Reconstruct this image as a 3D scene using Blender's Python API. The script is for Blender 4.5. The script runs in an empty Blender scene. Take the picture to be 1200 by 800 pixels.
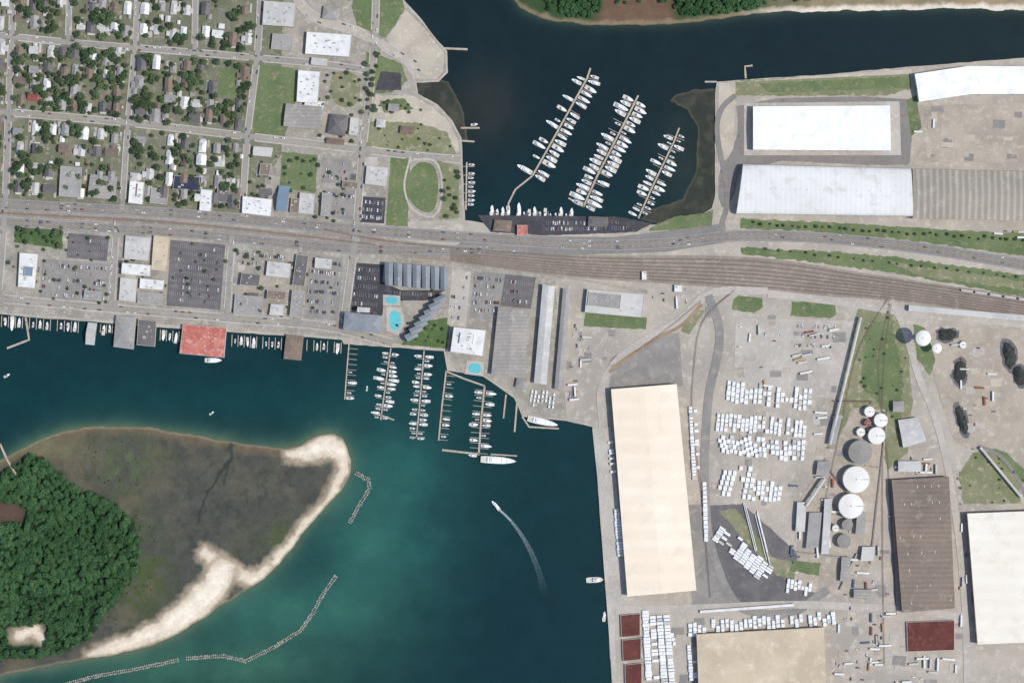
import bpy, math, random
import numpy as np
from mathutils import Vector
from mathutils.geometry import tessellate_polygon
random.seed(7); np.random.seed(7)
R = random.random; U = random.uniform
S = 1.2            # metres per map unit
KD = 0.92
col = bpy.context.scene.collection
def W(x, y): return ((x-600)*S, (400-y)*S)
def lin1(c):
    c /= 255.0
    return c/12.92 if c <= .04045 else ((c+.055)/1.055)**2.4
def C(c, k=None):
    k = KD if k is None else k
    return tuple(min(.9, lin1(v)*k) for v in c)+(1,)

# ------------------------------------------------------------ materials
def base_mat(name, rough=.9, spec=.2):
    m = bpy.data.materials.new(name); m.use_nodes = True
    nt = m.node_tree; b = nt.nodes['Principled BSDF']
    b.inputs['Roughness'].default_value = rough
    b.inputs['Specular IOR Level'].default_value = spec
    return m, nt, b
def N(nt, t, **kw):
    n = nt.nodes.new(t)
    for k, v in kw.items(): setattr(n, k, v)
    return n
def noise(nt, pos, sc, det=3, rough=.6):
    n = N(nt, 'ShaderNodeTexNoise'); n.inputs['Scale'].default_value = sc
    n.inputs['Detail'].default_value = det; n.inputs['Roughness'].default_value = rough
    nt.links.new(pos, n.inputs['Vector']); return n.outputs['Fac']
def mr(nt, v, a, b, c=0, d=1):
    n = N(nt, 'ShaderNodeMapRange'); nt.links.new(v, n.inputs[0])
    for i, x in enumerate((a, b, c, d)): n.inputs[i+1].default_value = x
    return n.outputs[0]
def mix(nt, f, a, b):
    n = N(nt, 'ShaderNodeMix', data_type='RGBA')
    nt.links.new(f, n.inputs[0])
    for s, i in ((a, 6), (b, 7)):
        if isinstance(s, tuple): n.inputs[i].default_value = s
        else: nt.links.new(s, n.inputs[i])
    return n.outputs[2]
def scale(nt, c, f):
    n = N(nt, 'ShaderNodeVectorMath', operation='SCALE')
    nt.links.new(c, n.inputs[0]); nt.links.new(f, n.inputs['Scale']); return n.outputs[0]
def mat(name, c1, c2=None, c3=None, s=(.012, .09, .6), v=.12, rough=.9, spec=.2, rib=None, t3=(.52, .68), k=None):
    m, nt, b = base_mat(name, rough, spec)
    pos = N(nt, 'ShaderNodeNewGeometry').outputs['Position']
    c2 = c2 or c1; c3 = c3 or c2
    c = mix(nt, mr(nt, noise(nt, pos, s[0], 4), .4, .6), C(c1, k), C(c2, k))
    c = mix(nt, mr(nt, noise(nt, pos, s[1], 5, .7), *t3), c, C(c3, k))
    c = scale(nt, c, mr(nt, noise(nt, pos, s[2], 3, .8), .3, .7, 1-v, 1+v))
    if rib:
        ang, per, amt = rib
        d = N(nt, 'ShaderNodeVectorMath', operation='DOT_PRODUCT')
        nt.links.new(pos, d.inputs[0]); w = 2*math.pi/per
        d.inputs[1].default_value = (math.cos(ang)*w, math.sin(ang)*w, 0)
        q = N(nt, 'ShaderNodeMath', operation='SINE'); nt.links.new(d.outputs['Value'], q.inputs[0])
        c = scale(nt, c, mr(nt, q.outputs[0], -.3, .9, 1-amt, 1.0))
    nt.links.new(c, b.inputs['Base Color'])
    return m
M = {}
M['ground'] = mat('port_ground', (184, 174, 160), (166, 157, 146), (198, 188, 173), v=.13)
M['town'] = mat('town_ground', (168, 160, 148), (148, 142, 130), (188, 180, 166), s=(.03, .15, .6), v=.18)
M['yard'] = mat('residential_yards', (126, 125, 106), (106, 112, 86), (162, 153, 138), s=(.03, .12, .5), v=.22)
M['grass'] = mat('grass', (112, 125, 86), (96, 113, 75), (142, 137, 108), s=(.025, .1, .5), v=.2)
M['drygrass'] = mat('dry_grass', (136, 136, 106), (120, 125, 90), (172, 161, 138), s=(.03, .12, .6), v=.2)
M['lush'] = mat('lush_grass', (88, 109, 66), (76, 99, 60), (112, 125, 84), s=(.03, .12, .6), v=.18)
M['dirt'] = mat('bare_dirt', (192, 182, 164), (176, 166, 150), (206, 197, 181), s=(.03, .12, .6), v=.14)
M['sanddirt'] = mat('grey_gravel', (180, 168, 152), (164, 153, 139), (194, 182, 164), s=(.02, .1, .6), v=.15)
M['hwy'] = mat('highway_asphalt', (134, 129, 124), (142, 136, 130), (122, 117, 114), s=(.02, .2, .8), v=.12)
M['street'] = mat('street_asphalt', (158, 152, 144), (148, 143, 136), (170, 163, 153), s=(.02, .2, .8), v=.12)
M['lot'] = mat('parking_asphalt', (150, 145, 138), (136, 132, 127), (164, 157, 149), s=(.03, .1, .7), v=.12)
M['dlot'] = mat('dark_asphalt', (114, 110, 109), (102, 99, 100), (128, 122, 119), s=(.03, .1, .7), v=.12)
M['vdlot'] = mat('fresh_asphalt', (70, 69, 75), (80, 78, 81), (96, 92, 92), s=(.03, .1, .7), v=.14)
M['paleroad'] = mat('concrete_road', (188, 180, 169), (175, 167, 156), (200, 192, 181), s=(.02, .15, .7), v=.1)
M['conc'] = mat('concrete', (190, 184, 173), (176, 170, 160), (204, 198, 187), s=(.03, .3, .9), v=.08)
M['rail'] = mat('rail_ballast', (154, 141, 129), (142, 131, 120), (172, 158, 144), s=(.02, .1, .8), v=.16)
M['brownroad'] = mat('rail_spur_bed', (156, 134, 108), (144, 126, 104), (168, 150, 126), s=(.03, .1, .8), v=.14)
M['sleeper'] = mat('sleepers', (128, 115, 105), (116, 105, 97))
M['steel'] = mat('rail_steel', (128, 112, 100), rough=.6)
M['white'] = mat('white_paint', (236, 234, 228), (224, 222, 216), v=.05, s=(.05, .3, 1), k=.82)
M['yellow'] = mat('yellow_paint', (214, 178, 80))
M['wood'] = mat('weathered_wood', (184, 172, 154), (168, 156, 140), (196, 184, 166), s=(.1, .5, 2), v=.12)
M['rock'] = mat('breakwater_rock', (178, 172, 160), (150, 146, 136), (118, 114, 106), s=(.2, .6, 2), v=.2)
M['bluepool'] = mat('pool_water', (96, 184, 190), (110, 194, 198), rough=.2, spec=.5)
M['pond'] = mat('coal_spoil', (40, 46, 44), (56, 60, 54), (78, 76, 68), s=(.05, .2, .6), rough=.6)
M['coal'] = mat('dark_red_material', (108, 64, 58), (96, 56, 52), (124, 78, 68), s=(.05, .15, .7), v=.14)
M['glass'] = mat('window_glass', (50, 62, 72), rough=.2, spec=.5)
M['door'] = mat('roller_door', (120, 118, 112))
M['hull'] = mat('boat_gelcoat', (250, 250, 248), (240, 241, 241), v=.04, rough=.4, spec=.4, k=.87)
M['bluehull'] = mat('blue_hull', (48, 72, 106), rough=.4)
M['deck'] = mat('boat_deck', (214, 206, 192), (200, 192, 178), v=.08)
M['canvas'] = mat('boat_canvas', (90, 108, 128))
M['rubber'] = mat('tyre_rubber', (34, 34, 34))
M['bark'] = mat('bark', (84, 70, 56))
M['tarp'] = mat('cargo_tarp', (246, 246, 244), (234, 234, 232), (216, 216, 214), s=(.1, .3, 1), v=.07, k=.88)
# walls and roofs
M['w_white'] = mat('wall_white', (214, 210, 200)); M['w_tan'] = mat('wall_tan', (186, 170, 146))
M['w_brick'] = mat('wall_brick', (142, 92, 76), s=(.1, .6, 2)); M['w_grey'] = mat('wall_grey', (160, 160, 156))
M['r_white'] = mat('roof_white', (238, 238, 234), (226, 226, 222), (208, 206, 200), s=(.03, .12, .8), v=.07, k=.86)
M['r_lgrey'] = mat('roof_light_grey', (200, 198, 192), (186, 184, 180), (212, 210, 204), s=(.03, .15, .8), v=.09)
M['r_grey'] = mat('roof_grey', (162, 158, 154), (148, 146, 142), (174, 170, 164), s=(.05, .2, .8), v=.1)
M['r_dgrey'] = mat('roof_dark_grey', (114, 110, 109), (102, 100, 101), (128, 124, 122), s=(.05, .2, .8), v=.12)
M['r_brown'] = mat('roof_brown', (134, 118, 106), (120, 106, 96), (148, 131, 118), s=(.05, .2, .8), v=.12)
M['r_red'] = mat('roof_red', (156, 94, 82), (142, 84, 74), v=.1)
M['r_redpink'] = mat('roof_red_faded', (198, 124, 110), (180, 104, 92), (222, 178, 164), s=(.08, .2, .8), v=.12)
M['r_blue'] = mat('roof_blue', (130, 148, 166), (118, 138, 156))
M['r_navy'] = mat('roof_navy', (58, 62, 80), (66, 68, 84))
M['r_cream'] = mat('roof_cream', (252, 239, 218), (247, 231, 207), (236, 219, 195), s=(.008, .05, .6), v=.035, k=.88, t3=(.5, .8), rib=(math.pi/2, 24, .04))
M['r_cream2'] = mat('roof_cream_pale', (250, 243, 228), (244, 236, 220), (234, 224, 206), s=(.008, .05, .6), v=.035, k=.87, rib=(math.pi/2, 20, .03))
M['r_wh'] = mat('roof_membrane_white', (252, 252, 250), (246, 246, 243), (234, 234, 230), s=(.01, .05, .6), v=.035, k=.88, rib=(0, 16, .03))
M['r_silver'] = mat('roof_slate', (148, 153, 157), (132, 139, 145), (162, 165, 167), s=(.05, .2, .8), v=.1, rib=(0, 1.6, .12))
M['r_ribw'] = mat('roof_long_shed', (232, 231, 226), (222, 221, 216), (210, 208, 202), s=(.01, .05, .8), v=.05, rib=(0, 7, .04))
M['r_ribt'] = mat('roof_ribbed_tan', (182, 173, 159), (170, 162, 149), (192, 183, 169), s=(.01, .06, .8), v=.08, rib=(0, 9, .26))
M['r_ribg'] = mat('roof_ribbed_grey', (170, 163, 156), (156, 150, 144), (184, 177, 168), s=(.02, .1, .8), v=.08, rib=(math.pi/2, 5, .12))
M['r_ribb'] = mat('roof_ribbed_brown', (144, 129, 116), (130, 117, 106), (160, 147, 134), s=(.02, .08, .8), v=.12, rib=(math.pi/2, 7, .12))
M['r_tan'] = mat('roof_tan', (206, 189, 163), (192, 176, 151), (217, 203, 180), s=(.02, .06, .8), v=.08)
M['tankw'] = mat('tank_white', (242, 239, 231), (230, 227, 219), v=.06, k=.88)
M['tankg'] = mat('tank_grey', (160, 156, 148), (144, 140, 134), v=.08)
M['tankr'] = mat('tank_rust', (150, 96, 84))
def leafmat(name, c1, c2, c3):
    m, nt, b = base_mat(name, .8, .15)
    pos = N(nt, 'ShaderNodeNewGeometry').outputs['Position']
    oi = N(nt, 'ShaderNodeObjectInfo').outputs['Random']
    c = mix(nt, mr(nt, noise(nt, pos, .3, 3), .35, .65), C(c1, 1), C(c2, 1))
    c = mix(nt, mr(nt, oi, .3, 1, 0, .8), c, C(c3, 1))
    c = scale(nt, c, mr(nt, noise(nt, pos, .02, 3), .35, .65, .8, 1.18))
    c = scale(nt, c, mr(nt, noise(nt, pos, .9, 2), .3, .7, .75, 1.25))
    nt.links.new(c, b.inputs['Base Color']); return m
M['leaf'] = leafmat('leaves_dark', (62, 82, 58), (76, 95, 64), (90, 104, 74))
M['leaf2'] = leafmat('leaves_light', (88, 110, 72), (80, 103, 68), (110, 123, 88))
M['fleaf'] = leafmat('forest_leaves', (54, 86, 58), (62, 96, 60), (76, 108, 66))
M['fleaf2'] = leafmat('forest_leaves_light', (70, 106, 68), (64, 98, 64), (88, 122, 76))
def vcol(name, rough=.9, spec=.2, v=.1, sc=.6, bump=None):
    m, nt, b = base_mat(name, rough, spec)
    a = N(nt, 'ShaderNodeAttribute', attribute_name='Col').outputs['Color']
    pos = N(nt, 'ShaderNodeNewGeometry').outputs['Position']
    c = scale(nt, a, mr(nt, noise(nt, pos, sc, 4, .7), .3, .7, 1-v, 1+v))
    c = scale(nt, c, mr(nt, noise(nt, pos, sc*.12, 4, .7), .3, .7, 1-v, 1+v))
    nt.links.new(c, b.inputs['Base Color'])
    if bump:
        bn = N(nt, 'ShaderNodeBump'); bn.inputs['Strength'].default_value = bump
        bn.inputs['Distance'].default_value = .4
        nt.links.new(noise(nt, pos, .35, 4, .7), bn.inputs['Height'])
        nt.links.new(bn.outputs[0], b.inputs['Normal'])
    return m
M['water'] = vcol('sea_water', .22, .25, .06, .25, .3)
M['terrain'] = vcol('tidal_island_ground', .95, .1, .14, .5)

# ------------------------------------------------------------ mesh builder
class MB:
    def __init__(s): s.v = []; s.f = []; s.m = []; s.mats = []
    def mi(s, k):
        if k not in s.mats: s.mats.append(k)
        return s.mats.index(k)
    def face(s, pts, k):
        i = len(s.v); s.v += [tuple(p) for p in pts]; s.f.append(tuple(range(i, i+len(pts)))); s.m.append(s.mi(k))
    def prism(s, bot, top, z0, z1, k, kt=None, cap=True):
        n = len(bot)
        zb = z0 if isinstance(z0, (list, tuple)) else [z0]*n
        zt = z1 if isinstance(z1, (list, tuple)) else [z1]*n
        for i in range(n):
            j = (i+1) % n
            s.face([(*bot[i], zb[i]), (*bot[j], zb[j]), (*top[j], zt[j]), (*top[i], zt[i])], k)
        if cap: s.face([(*top[i], zt[i]) for i in range(n)], kt or k)
    def box(s, cx, cy, z0, sx, sy, sz, k, kt=None, rot=0, taper=1.0):
        c, q = math.cos(rot), math.sin(rot)
        def P(a, t): return (cx+(a[0]*c-a[1]*q)*t, cy+(a[0]*q+a[1]*c)*t)
        base = [(-sx/2, -sy/2), (sx/2, -sy/2), (sx/2, sy/2), (-sx/2, sy/2)]
        s.prism([P(a, 1) for a in base], [P(a, taper) for a in base], z0, z0+sz, k, kt)
    def cyl(s, cx, cy, z0, r, h, k, n=12, r2=None, kt=None, cone=0):
        r2 = r if r2 is None else r2
        a = [(cx+r*math.cos(2*math.pi*i/n), cy+r*math.sin(2*math.pi*i/n)) for i in range(n)]
        b = [(cx+r2*math.cos(2*math.pi*i/n), cy+r2*math.sin(2*math.pi*i/n)) for i in range(n)]
        s.prism(a, b, z0, z0+h, k, kt, cap=not cone)
        if cone:
            for i in range(n):
                s.face([(*b[i], z0+h), (*b[(i+1) % n], z0+h), (cx, cy, z0+h+cone)], kt or k)
    def mesh(s, name):
        me = bpy.data.meshes.new(name); me.from_pydata(s.v, [], s.f)
        for k in s.mats: me.materials.append(M[k])
        me.polygons.foreach_set('material_index', s.m); me.update(); return me
    def obj(s, name, loc=(0, 0, 0), rz=0, parent=None):
        return inst(name, s.mesh(name), loc, rz, parent=parent)
def inst(name, me, loc, rz=0, sc=1, parent=None):
    o = bpy.data.objects.new(name, me); o.location = loc; o.rotation_euler = (0, 0, rz)
    o.scale = (sc, sc, sc) if not isinstance(sc, tuple) else sc
    col.objects.link(o)
    if parent: o.parent = parent
    return o
ZL = 1.5
zc = {'a': 1.51, 'b': 1.95, 'c': 2.10}
def nz(l):
    zc[l] += .005; return zc[l]
def rough(poly, step=5, amp=.8):
    out = []
    n = len(poly)
    for i in range(n):
        a, b = poly[i], poly[(i+1) % n]; L = math.dist(a, b); k = max(1, min(80, int(L/step)))
        for j in range(k):
            t = j/k; q = 0 if j == 0 else amp
            out.append((a[0]+(b[0]-a[0])*t+U(-q, q), a[1]+(b[1]-a[1])*t+U(-q, q)))
    return out
def smooth(poly, it=2):
    for _ in range(it):
        n = len(poly); o = []
        for i in range(n):
            a, b = poly[i], poly[(i+1) % n]
            o += [(a[0]*.75+b[0]*.25, a[1]*.75+b[1]*.25), (a[0]*.25+b[0]*.75, a[1]*.25+b[1]*.75)]
        poly = o
    return poly
def tri_up(mb, pts, z, k):
    v3 = [Vector((*W(*p), 0)) for p in pts]
    for t in tessellate_polygon([v3]):
        a, b, c = (v3[i] for i in t)
        if (b-a).cross(c-a).z < 0: b, c = c, b
        mb.face([(a.x, a.y, z), (b.x, b.y, z), (c.x, c.y, z)], k)
GREEN = []
def sheet(name, poly, k, l='a', r=0, sm=0):
    if len(poly) == 2: (x0, y0), (x1, y1) = poly; poly = [(x0, y0), (x1, y0), (x1, y1), (x0, y1)]
    if name.startswith(('grass', 'lawn', 'park')): GREEN.append(poly)
    if sm: poly = smooth(poly, sm)
    if r: poly = rough(poly, 4, r)
    mb = MB(); tri_up(mb, poly, nz(l), k); return mb.obj(name)
def inpoly(p, poly):
    x, y = p; r = False; n = len(poly)
    for i in range(n):
        a, b = poly[i], poly[i-1]
        if (a[1] > y) != (b[1] > y) and x < (b[0]-a[0])*(y-a[1])/(b[1]-a[1])+a[0]: r = not r
    return r
def scat(poly, n, mind=0):
    xs = [p[0] for p in poly]; ys = [p[1] for p in poly]; out = []; t = 0
    while len(out) < n and t < n*30:
        t += 1; p = (U(min(xs), max(xs)), U(min(ys), max(ys)))
        if inpoly(p, poly) and (not mind or all(math.dist(p, q) > mind for q in out)): out.append(p)
    return out
# ------------------------------------------------------------ numpy helpers
def vn(X, Y, sc, seed):
    rs = np.random.RandomState(seed); G = rs.rand(256, 256)
    x = X/sc+1000; y = Y/sc+1000; xi = np.floor(x).astype(int); yi = np.floor(y).astype(int)
    fx = x-xi; fy = y-yi; fx = fx*fx*(3-2*fx); fy = fy*fy*(3-2*fy)
    g = lambda a, b: G[a % 256, b % 256]
    return (g(xi, yi)*(1-fx)+g(xi+1, yi)*fx)*(1-fy)+(g(xi, yi+1)*(1-fx)+g(xi+1, yi+1)*fx)*fy
def fbm(X, Y, sc, seed=1, o=4):
    r = 0; a = .5; t = 0
    for i in range(o): r = r+a*vn(X, Y, sc, seed+i); t += a; a *= .55; sc /= 2.1
    return r/t-.5
def segd(X, Y, a, b, ra=0, rb=0):
    dx, dy = b[0]-a[0], b[1]-a[1]; L = dx*dx+dy*dy+1e-9
    t = np.clip(((X-a[0])*dx+(Y-a[1])*dy)/L, 0, 1)
    return np.hypot(X-a[0]-t*dx, Y-a[1]-t*dy)-(ra+(rb-ra)*t)
def caps(X, Y, pts):
    d = np.full(X.shape, 1e9)
    for a, b in zip(pts, pts[1:]): d = np.minimum(d, segd(X, Y, a, b, a[2], b[2]))
    return d
def sdf(X, Y, poly):
    d = np.full(X.shape, 1e9); ins = np.zeros(X.shape, bool); n = len(poly)
    for i in range(n):
        a, b = poly[i], poly[i-1]; d = np.minimum(d, segd(X, Y, a, b))
        if a[1] != b[1]:
            ins ^= ((a[1] > Y) != (b[1] > Y)) & (X < (b[0]-a[0])*(Y-a[1])/(b[1]-a[1])+a[0])
    return np.where(ins, d, -d)
def L3(c, k=None): return np.array(C(c, k)[:3])
def lerp(c, c2, t):
    t = np.clip(t, 0, 1)[..., None]; return c*(1-t)+L3(c2)*t
def gridmesh(name, xs, ys, Z, Cc, mk, keep=None):
    nx, ny = len(xs), len(ys); X, Y = np.meshgrid(xs, ys)
    V = np.stack([(X-600)*S, (400-Y)*S, Z], -1).reshape(-1, 3)
    I = np.arange(nx*ny).reshape(ny, nx)
    F = np.stack([I[1:, :-1], I[1:, 1:], I[:-1, 1:], I[:-1, :-1]], -1).reshape(-1, 4)
    if keep is not None:
        kp = keep.reshape(-1); F = F[kp[F].any(1)]
        used = np.unique(F); re = -np.ones(len(V), int); re[used] = np.arange(len(used))
        V = V[used]; F = re[F]; Cc = Cc.reshape(-1, 3)[used]
    me = bpy.data.meshes.new(name); me.from_pydata(V.tolist(), [], F.tolist())
    at = me.color_attributes.new('Col', 'FLOAT_COLOR', 'POINT')
    c4 = np.ones((len(V), 4)); c4[:, :3] = Cc.reshape(-1, 3); at.data.foreach_set('color', c4.ravel())
    me.materials.append(M[mk]); me.polygons.foreach_set('use_smooth', [True]*len(F)); me.update()
    return inst(name, me, (0, 0, 0))

# ------------------------------------------------------------ outlines
ISL = smooth([(-400, 560), (-60, 560), (0, 540), (22, 528), (60, 508), (110, 500), (170, 500), (230, 510), (270, 518), (320, 524), (345, 525), (370, 511),
       (388, 506), (406, 518), (413, 545), (404, 568), (384, 592), (356, 622), (330, 658), (303, 683), (272, 700), (240, 722),
       (200, 748), (150, 764), (100, 772), (50, 780), (0, 790), (-100, 830), (-400, 860)], 1)
NISL = smooth([(590, -800), (585, -40), (604, 4), (622, 18), (660, 27), (720, 30), (800, 28), (870, 18), (940, 13), (1050, 12), (1130, 9), (1180, 13), (1240, 8), (1600, 30), (2400, 20), (2400, -800)], 1)
FP = [(-80, 560), (0, 566), (8, 552), (34, 532), (56, 540), (76, 562), (98, 574), (126, 586), (150, 604), (163, 632), (160, 668), (142, 695), (118, 722), (104, 748), (70, 764), (40, 770), (10, 768), (-80, 790)]
MAIN = [(-2900, 330), (-300, 358), (0, 368), (40, 372), (110, 377), (155, 381), (210, 385), (270, 389), (330, 393), (400, 398), (403, 403), (520, 411),
        (524, 434), (566, 441), (602, 466), (612, 488), (664, 493), (694, 500), (700, 560), (708, 670), (712, 720), (717, 800), (730, 3200),
        (3600, 3200), (3600, 160), (1300, 64), (1200, 68), (1070, 78), (960, 88), (880, 93), (840, 96), (838, 110), (838, 180), (838, 230), (834, 244), (820, 252),
        (790, 256), (770, 263), (740, 263), (700, 262), (668, 262), (600, 258), (570, 262), (545, 258), (542, 190), (541, 162), (530, 141), (512, 122), (490, 110), (488, 97), (514, 96),
        (525, 85), (524, 60), (508, 42), (495, 24), (470, -4), (440, -300), (400, -2600), (-2900, -2600)]
mb = MB(); P = rough(MAIN[:1]+MAIN[1:], 8, .4)
tri_up(mb, P, ZL, 'ground')
for a, b in zip(P, P[1:]+P[:1]):
    a, b = W(*a), W(*b)
    mb.face([(*a, -4), (*b, -4), (*b, ZL), (*a, ZL)], 'conc')
mb.obj('mainland_ground')
# water, tinted by depth and sediment
xs = np.concatenate([[-2900, -1500, -700, -300], np.arange(-100, 1301, 4), [1500, 2000, 3600]]).astype(float)
ys = np.concatenate([[-2600, -1200, -500], np.arange(-100, 901, 4), [1100, 1800, 3200]]).astype(float)
X, Y = np.meshgrid(xs, ys)
c = np.zeros(X.shape+(3,))+L3((16, 50, 54))
c = lerp(c, (20, 38, 42), np.clip((330-Y)/200, 0, 1))
n1 = fbm(X, Y, 60, 5); n2 = fbm(X, Y, 18, 9)
d = -sdf(X, Y, ISL)+n1*14
def blob(cx, cy, rx, ry): return np.exp(-(((X-cx)/rx)**2+((Y-cy)/ry)**2))
c = lerp(c, (16, 60, 61), .8*blob(300, 470, 320, 30))
c = lerp(c, (40, 92, 86), .85*blob(465, 600, 85, 110)*(1+n1*1.4))
c = lerp(c, (52, 102, 90), .8*blob(430, 620, 45, 70)*(1+n1))
c = lerp(c, (54, 104, 90), .85*blob(350, 715, 125, 42)*(1+n1))
c = lerp(c, (58, 102, 84), .85*blob(230, 780, 170, 36)*(1+n1))
c = lerp(c, (14, 46, 52), .8*blob(620, 740, 110, 130))
c = lerp(c, (76, 112, 92), .8*np.exp(-np.clip(d, 0, 99)/9))
c = lerp(c, (94, 102, 80), .8*np.exp(-np.clip(d, 0, 99)/3.5))
c = lerp(c, (46, 50, 48), .9*blob(570, 125, 36, 45))
c = lerp(c, (40, 52, 48), .8*blob(800, 190, 30, 70))
dn = -sdf(X, Y, NISL)
c = lerp(c, (56, 72, 60), .8*np.exp(-np.clip(dn, 0, 99)/4))
c *= (1+n2*.28)[..., None]
gridmesh('sea_water', xs, ys, np.zeros(X.shape), c, 'water')

def terrain(name, outline, bb, step, colfn, hmax=.8, slope=.08, amp=5, sc=16):
    xs = np.arange(bb[0], bb[2]+step, step); ys = np.arange(bb[1], bb[3]+step, step); X, Y = np.meshgrid(xs, ys)
    d = sdf(X, Y, outline)+fbm(X, Y, sc, 3)*amp
    h = np.clip(d*slope, -.5, hmax)+fbm(X, Y, 12, 8)*.12*(d > 1)
    gridmesh(name, xs, ys, h, colfn(X, Y, d), 'terrain', h > -.1)
def isl_col(X, Y, d):
    n = fbm(X, Y, 30, 21); m = fbm(X, Y, 8, 31)
    c = np.zeros(X.shape+(3,))+L3((80, 81, 74))
    c = lerp(c, (92, 90, 78), (n*3+.3))
    c = lerp(c, (67, 70, 64), (m*3))
    c = lerp(c, (118, 102, 80), .8*np.clip((13-d)/11, 0, 1)*(Y < 560)+.25*np.clip(n*4, 0, 1)*(X < 230))
    c = lerp(c, (86, 97, 68), 1.4*np.exp(-(((X-150)/34)**2+((Y-545)/32)**2))*(.5+m*2.5))
    c = lerp(c, (78, 88, 58), 1.4*np.exp(-(((X-165)/30)**2+((Y-670)/56)**2))*(.6+m*2.5))
    c = lerp(c, (80, 87, 62), 1.4*np.exp(-(((X-325)/40)**2+((Y-635)/26)**2))*(.5+n*2.5))
    c = lerp(c, (112, 107, 82), 1.2*np.exp(-(((X-40)/60)**2+((Y-525)/14)**2)))
    c = lerp(c, (42, 62, 42), np.clip((sdf(X, Y, FP)+3+m*14)/5, 0, 1))
    c = lerp(c, (96, 78, 68), 1.2*np.exp(-(((X-10)/25)**2+((Y-600)/14)**2)))
    for cr in ([(272, 515, 1.6), (270, 540, 1.4), (255, 560, .9), (238, 585, .6), (232, 610, .3)], [(270, 540, .6), (262, 570, .3)]):
        q = caps(X+m*7, Y+n*10, cr); c = lerp(c, (52, 58, 56), np.clip(1.1-q/1.4, 0, 1)*.7)
    w = m*9+n*7
    for sp in ([(338, 533, 4), (358, 530, 9), (384, 522, 14), (400, 530, 10), (403, 550, 7), (386, 585, 5), (362, 612, 5), (338, 642, 5), (314, 668, 6)],
               [(240, 648, 6), (262, 664, 10), (296, 680, 5), (314, 668, 4)], [(262, 668, 13), (250, 690, 16), (225, 715, 15), (190, 738, 10), (150, 754, 8), (105, 768, 4)],
               [(20, 745, 4), (38, 738, 7), (50, 748, 3)]):
        q = caps(X, Y, sp)+w; c = lerp(c, (168, 153, 131), np.clip(1-(q-3)/6, 0, 1)*.8); c = lerp(c, (216, 201, 178), np.clip(.5-q/4, 0, 1)); c = lerp(c, (236, 224, 204), np.clip(-.6-q/6, 0, 1))
    c = lerp(c, (138, 129, 106), np.clip((3-d)/3, 0, .6))
    return c
terrain('tidal_island', ISL, (-400, 485, 425, 865), 1.3, isl_col)
def nisl_col(X, Y, d):
    n = fbm(X, Y, 30, 41); m = fbm(X, Y, 8, 51)
    c = np.zeros(X.shape+(3,))+L3((60, 80, 52))
    c = lerp(c, (158, 141, 114), np.clip((X-880)/60, 0, 1)*(.8+n))
    c = lerp(c, (112, 90, 74), np.clip((X-690)/20, 0, 1)*np.clip((800-X)/20, 0, 1))
    c = lerp(c, (150, 132, 108), np.clip((7-d+m*6)/4, 0, 1)*.7)
    c = lerp(c, (222, 211, 192), np.clip((7-d+m*6)/4, 0, 1)*np.clip((X-850)/100, 0, 1))
    c = lerp(c, (96, 84, 66), np.clip((1.5-d)/2, 0, .8)*(X < 900)); return c
terrain('marsh_island', NISL, (570, -120, 1500, 40), 2, nisl_col, slope=.1)
def mud_col(X, Y, d):
    m = fbm(X, Y, 10, 61); c = np.zeros(X.shape+(3,))+L3((58, 62, 56)); c = lerp(c, (78, 77, 66), m*3+.2)
    return lerp(c, (86, 84, 70), np.clip((3-d)/2, 0, .7))
terrain('mudflat', [(786, 118), (792, 110), (815, 106), (840, 104), (850, 255), (800, 258), (770, 262), (748, 258), (765, 245), (800, 232), (816, 200), (818, 150), (806, 128)], (735, 95, 850, 265), 1.5, mud_col, .5, .05, 6)
terrain('mudflat', [(480, 88), (512, 92), (526, 95), (535, 112), (545, 140), (550, 165), (520, 168), (476, 125)], (470, 80, 560, 178), 1.5, mud_col, .5, .05, 6)

# ------------------------------------------------------------ roads
ROADS = []
def dens(pts, st=3.0):
    o = []
    for a, b in zip(pts, pts[1:]):
        k = max(1, int(math.dist(a, b)/st))
        o += [(a[0]+(b[0]-a[0])*i/k, a[1]+(b[1]-a[1])*i/k) for i in range(k)]
    return o+[pts[-1]]
def crs(pts, st=8.0):
    n = len(pts)
    if n < 3: return dens(pts, st)
    D = [math.dist(pts[i], pts[i+1]) for i in range(n-1)]
    T = []
    for i in range(n):
        a, b = max(0, i-1), min(n-1, i+1); L = sum(D[a:b])
        if 0 < i < n-1:
            u0 = [(pts[i][q]-pts[i-1][q])/D[i-1] for q in (0, 1)]; u1 = [(pts[i+1][q]-pts[i][q])/D[i] for q in (0, 1)]
            w0, w1 = D[i]/(D[i]+D[i-1]), D[i-1]/(D[i]+D[i-1]); T.append([u0[q]*w0+u1[q]*w1 for q in (0, 1)])
        else: T.append([(pts[b][q]-pts[a][q])/L for q in (0, 1)])
    o = []
    for i in range(n-1):
        k = max(1, min(90, int(D[i]/st)))
        for j in range(k):
            t = j/k; h0 = 2*t**3-3*t*t+1; h1 = t**3-2*t*t+t; h2 = -2*t**3+3*t*t; h3 = t**3-t*t
            o.append(tuple(h0*pts[i][q]+h1*T[i][q]*D[i]+h2*pts[i+1][q]+h3*T[i+1][q]*D[i] for q in (0, 1)))
    return o+[tuple(pts[-1])]
def offs(pts, d):
    o = []; n = len(pts)
    for i in range(n):
        a = pts[max(0, i-1)]; b = pts[min(n-1, i+1)]; L = math.dist(a, b) or 1
        o.append((pts[i][0]-(b[1]-a[1])/L*d, pts[i][1]+(b[0]-a[0])/L*d))
    return o
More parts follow.
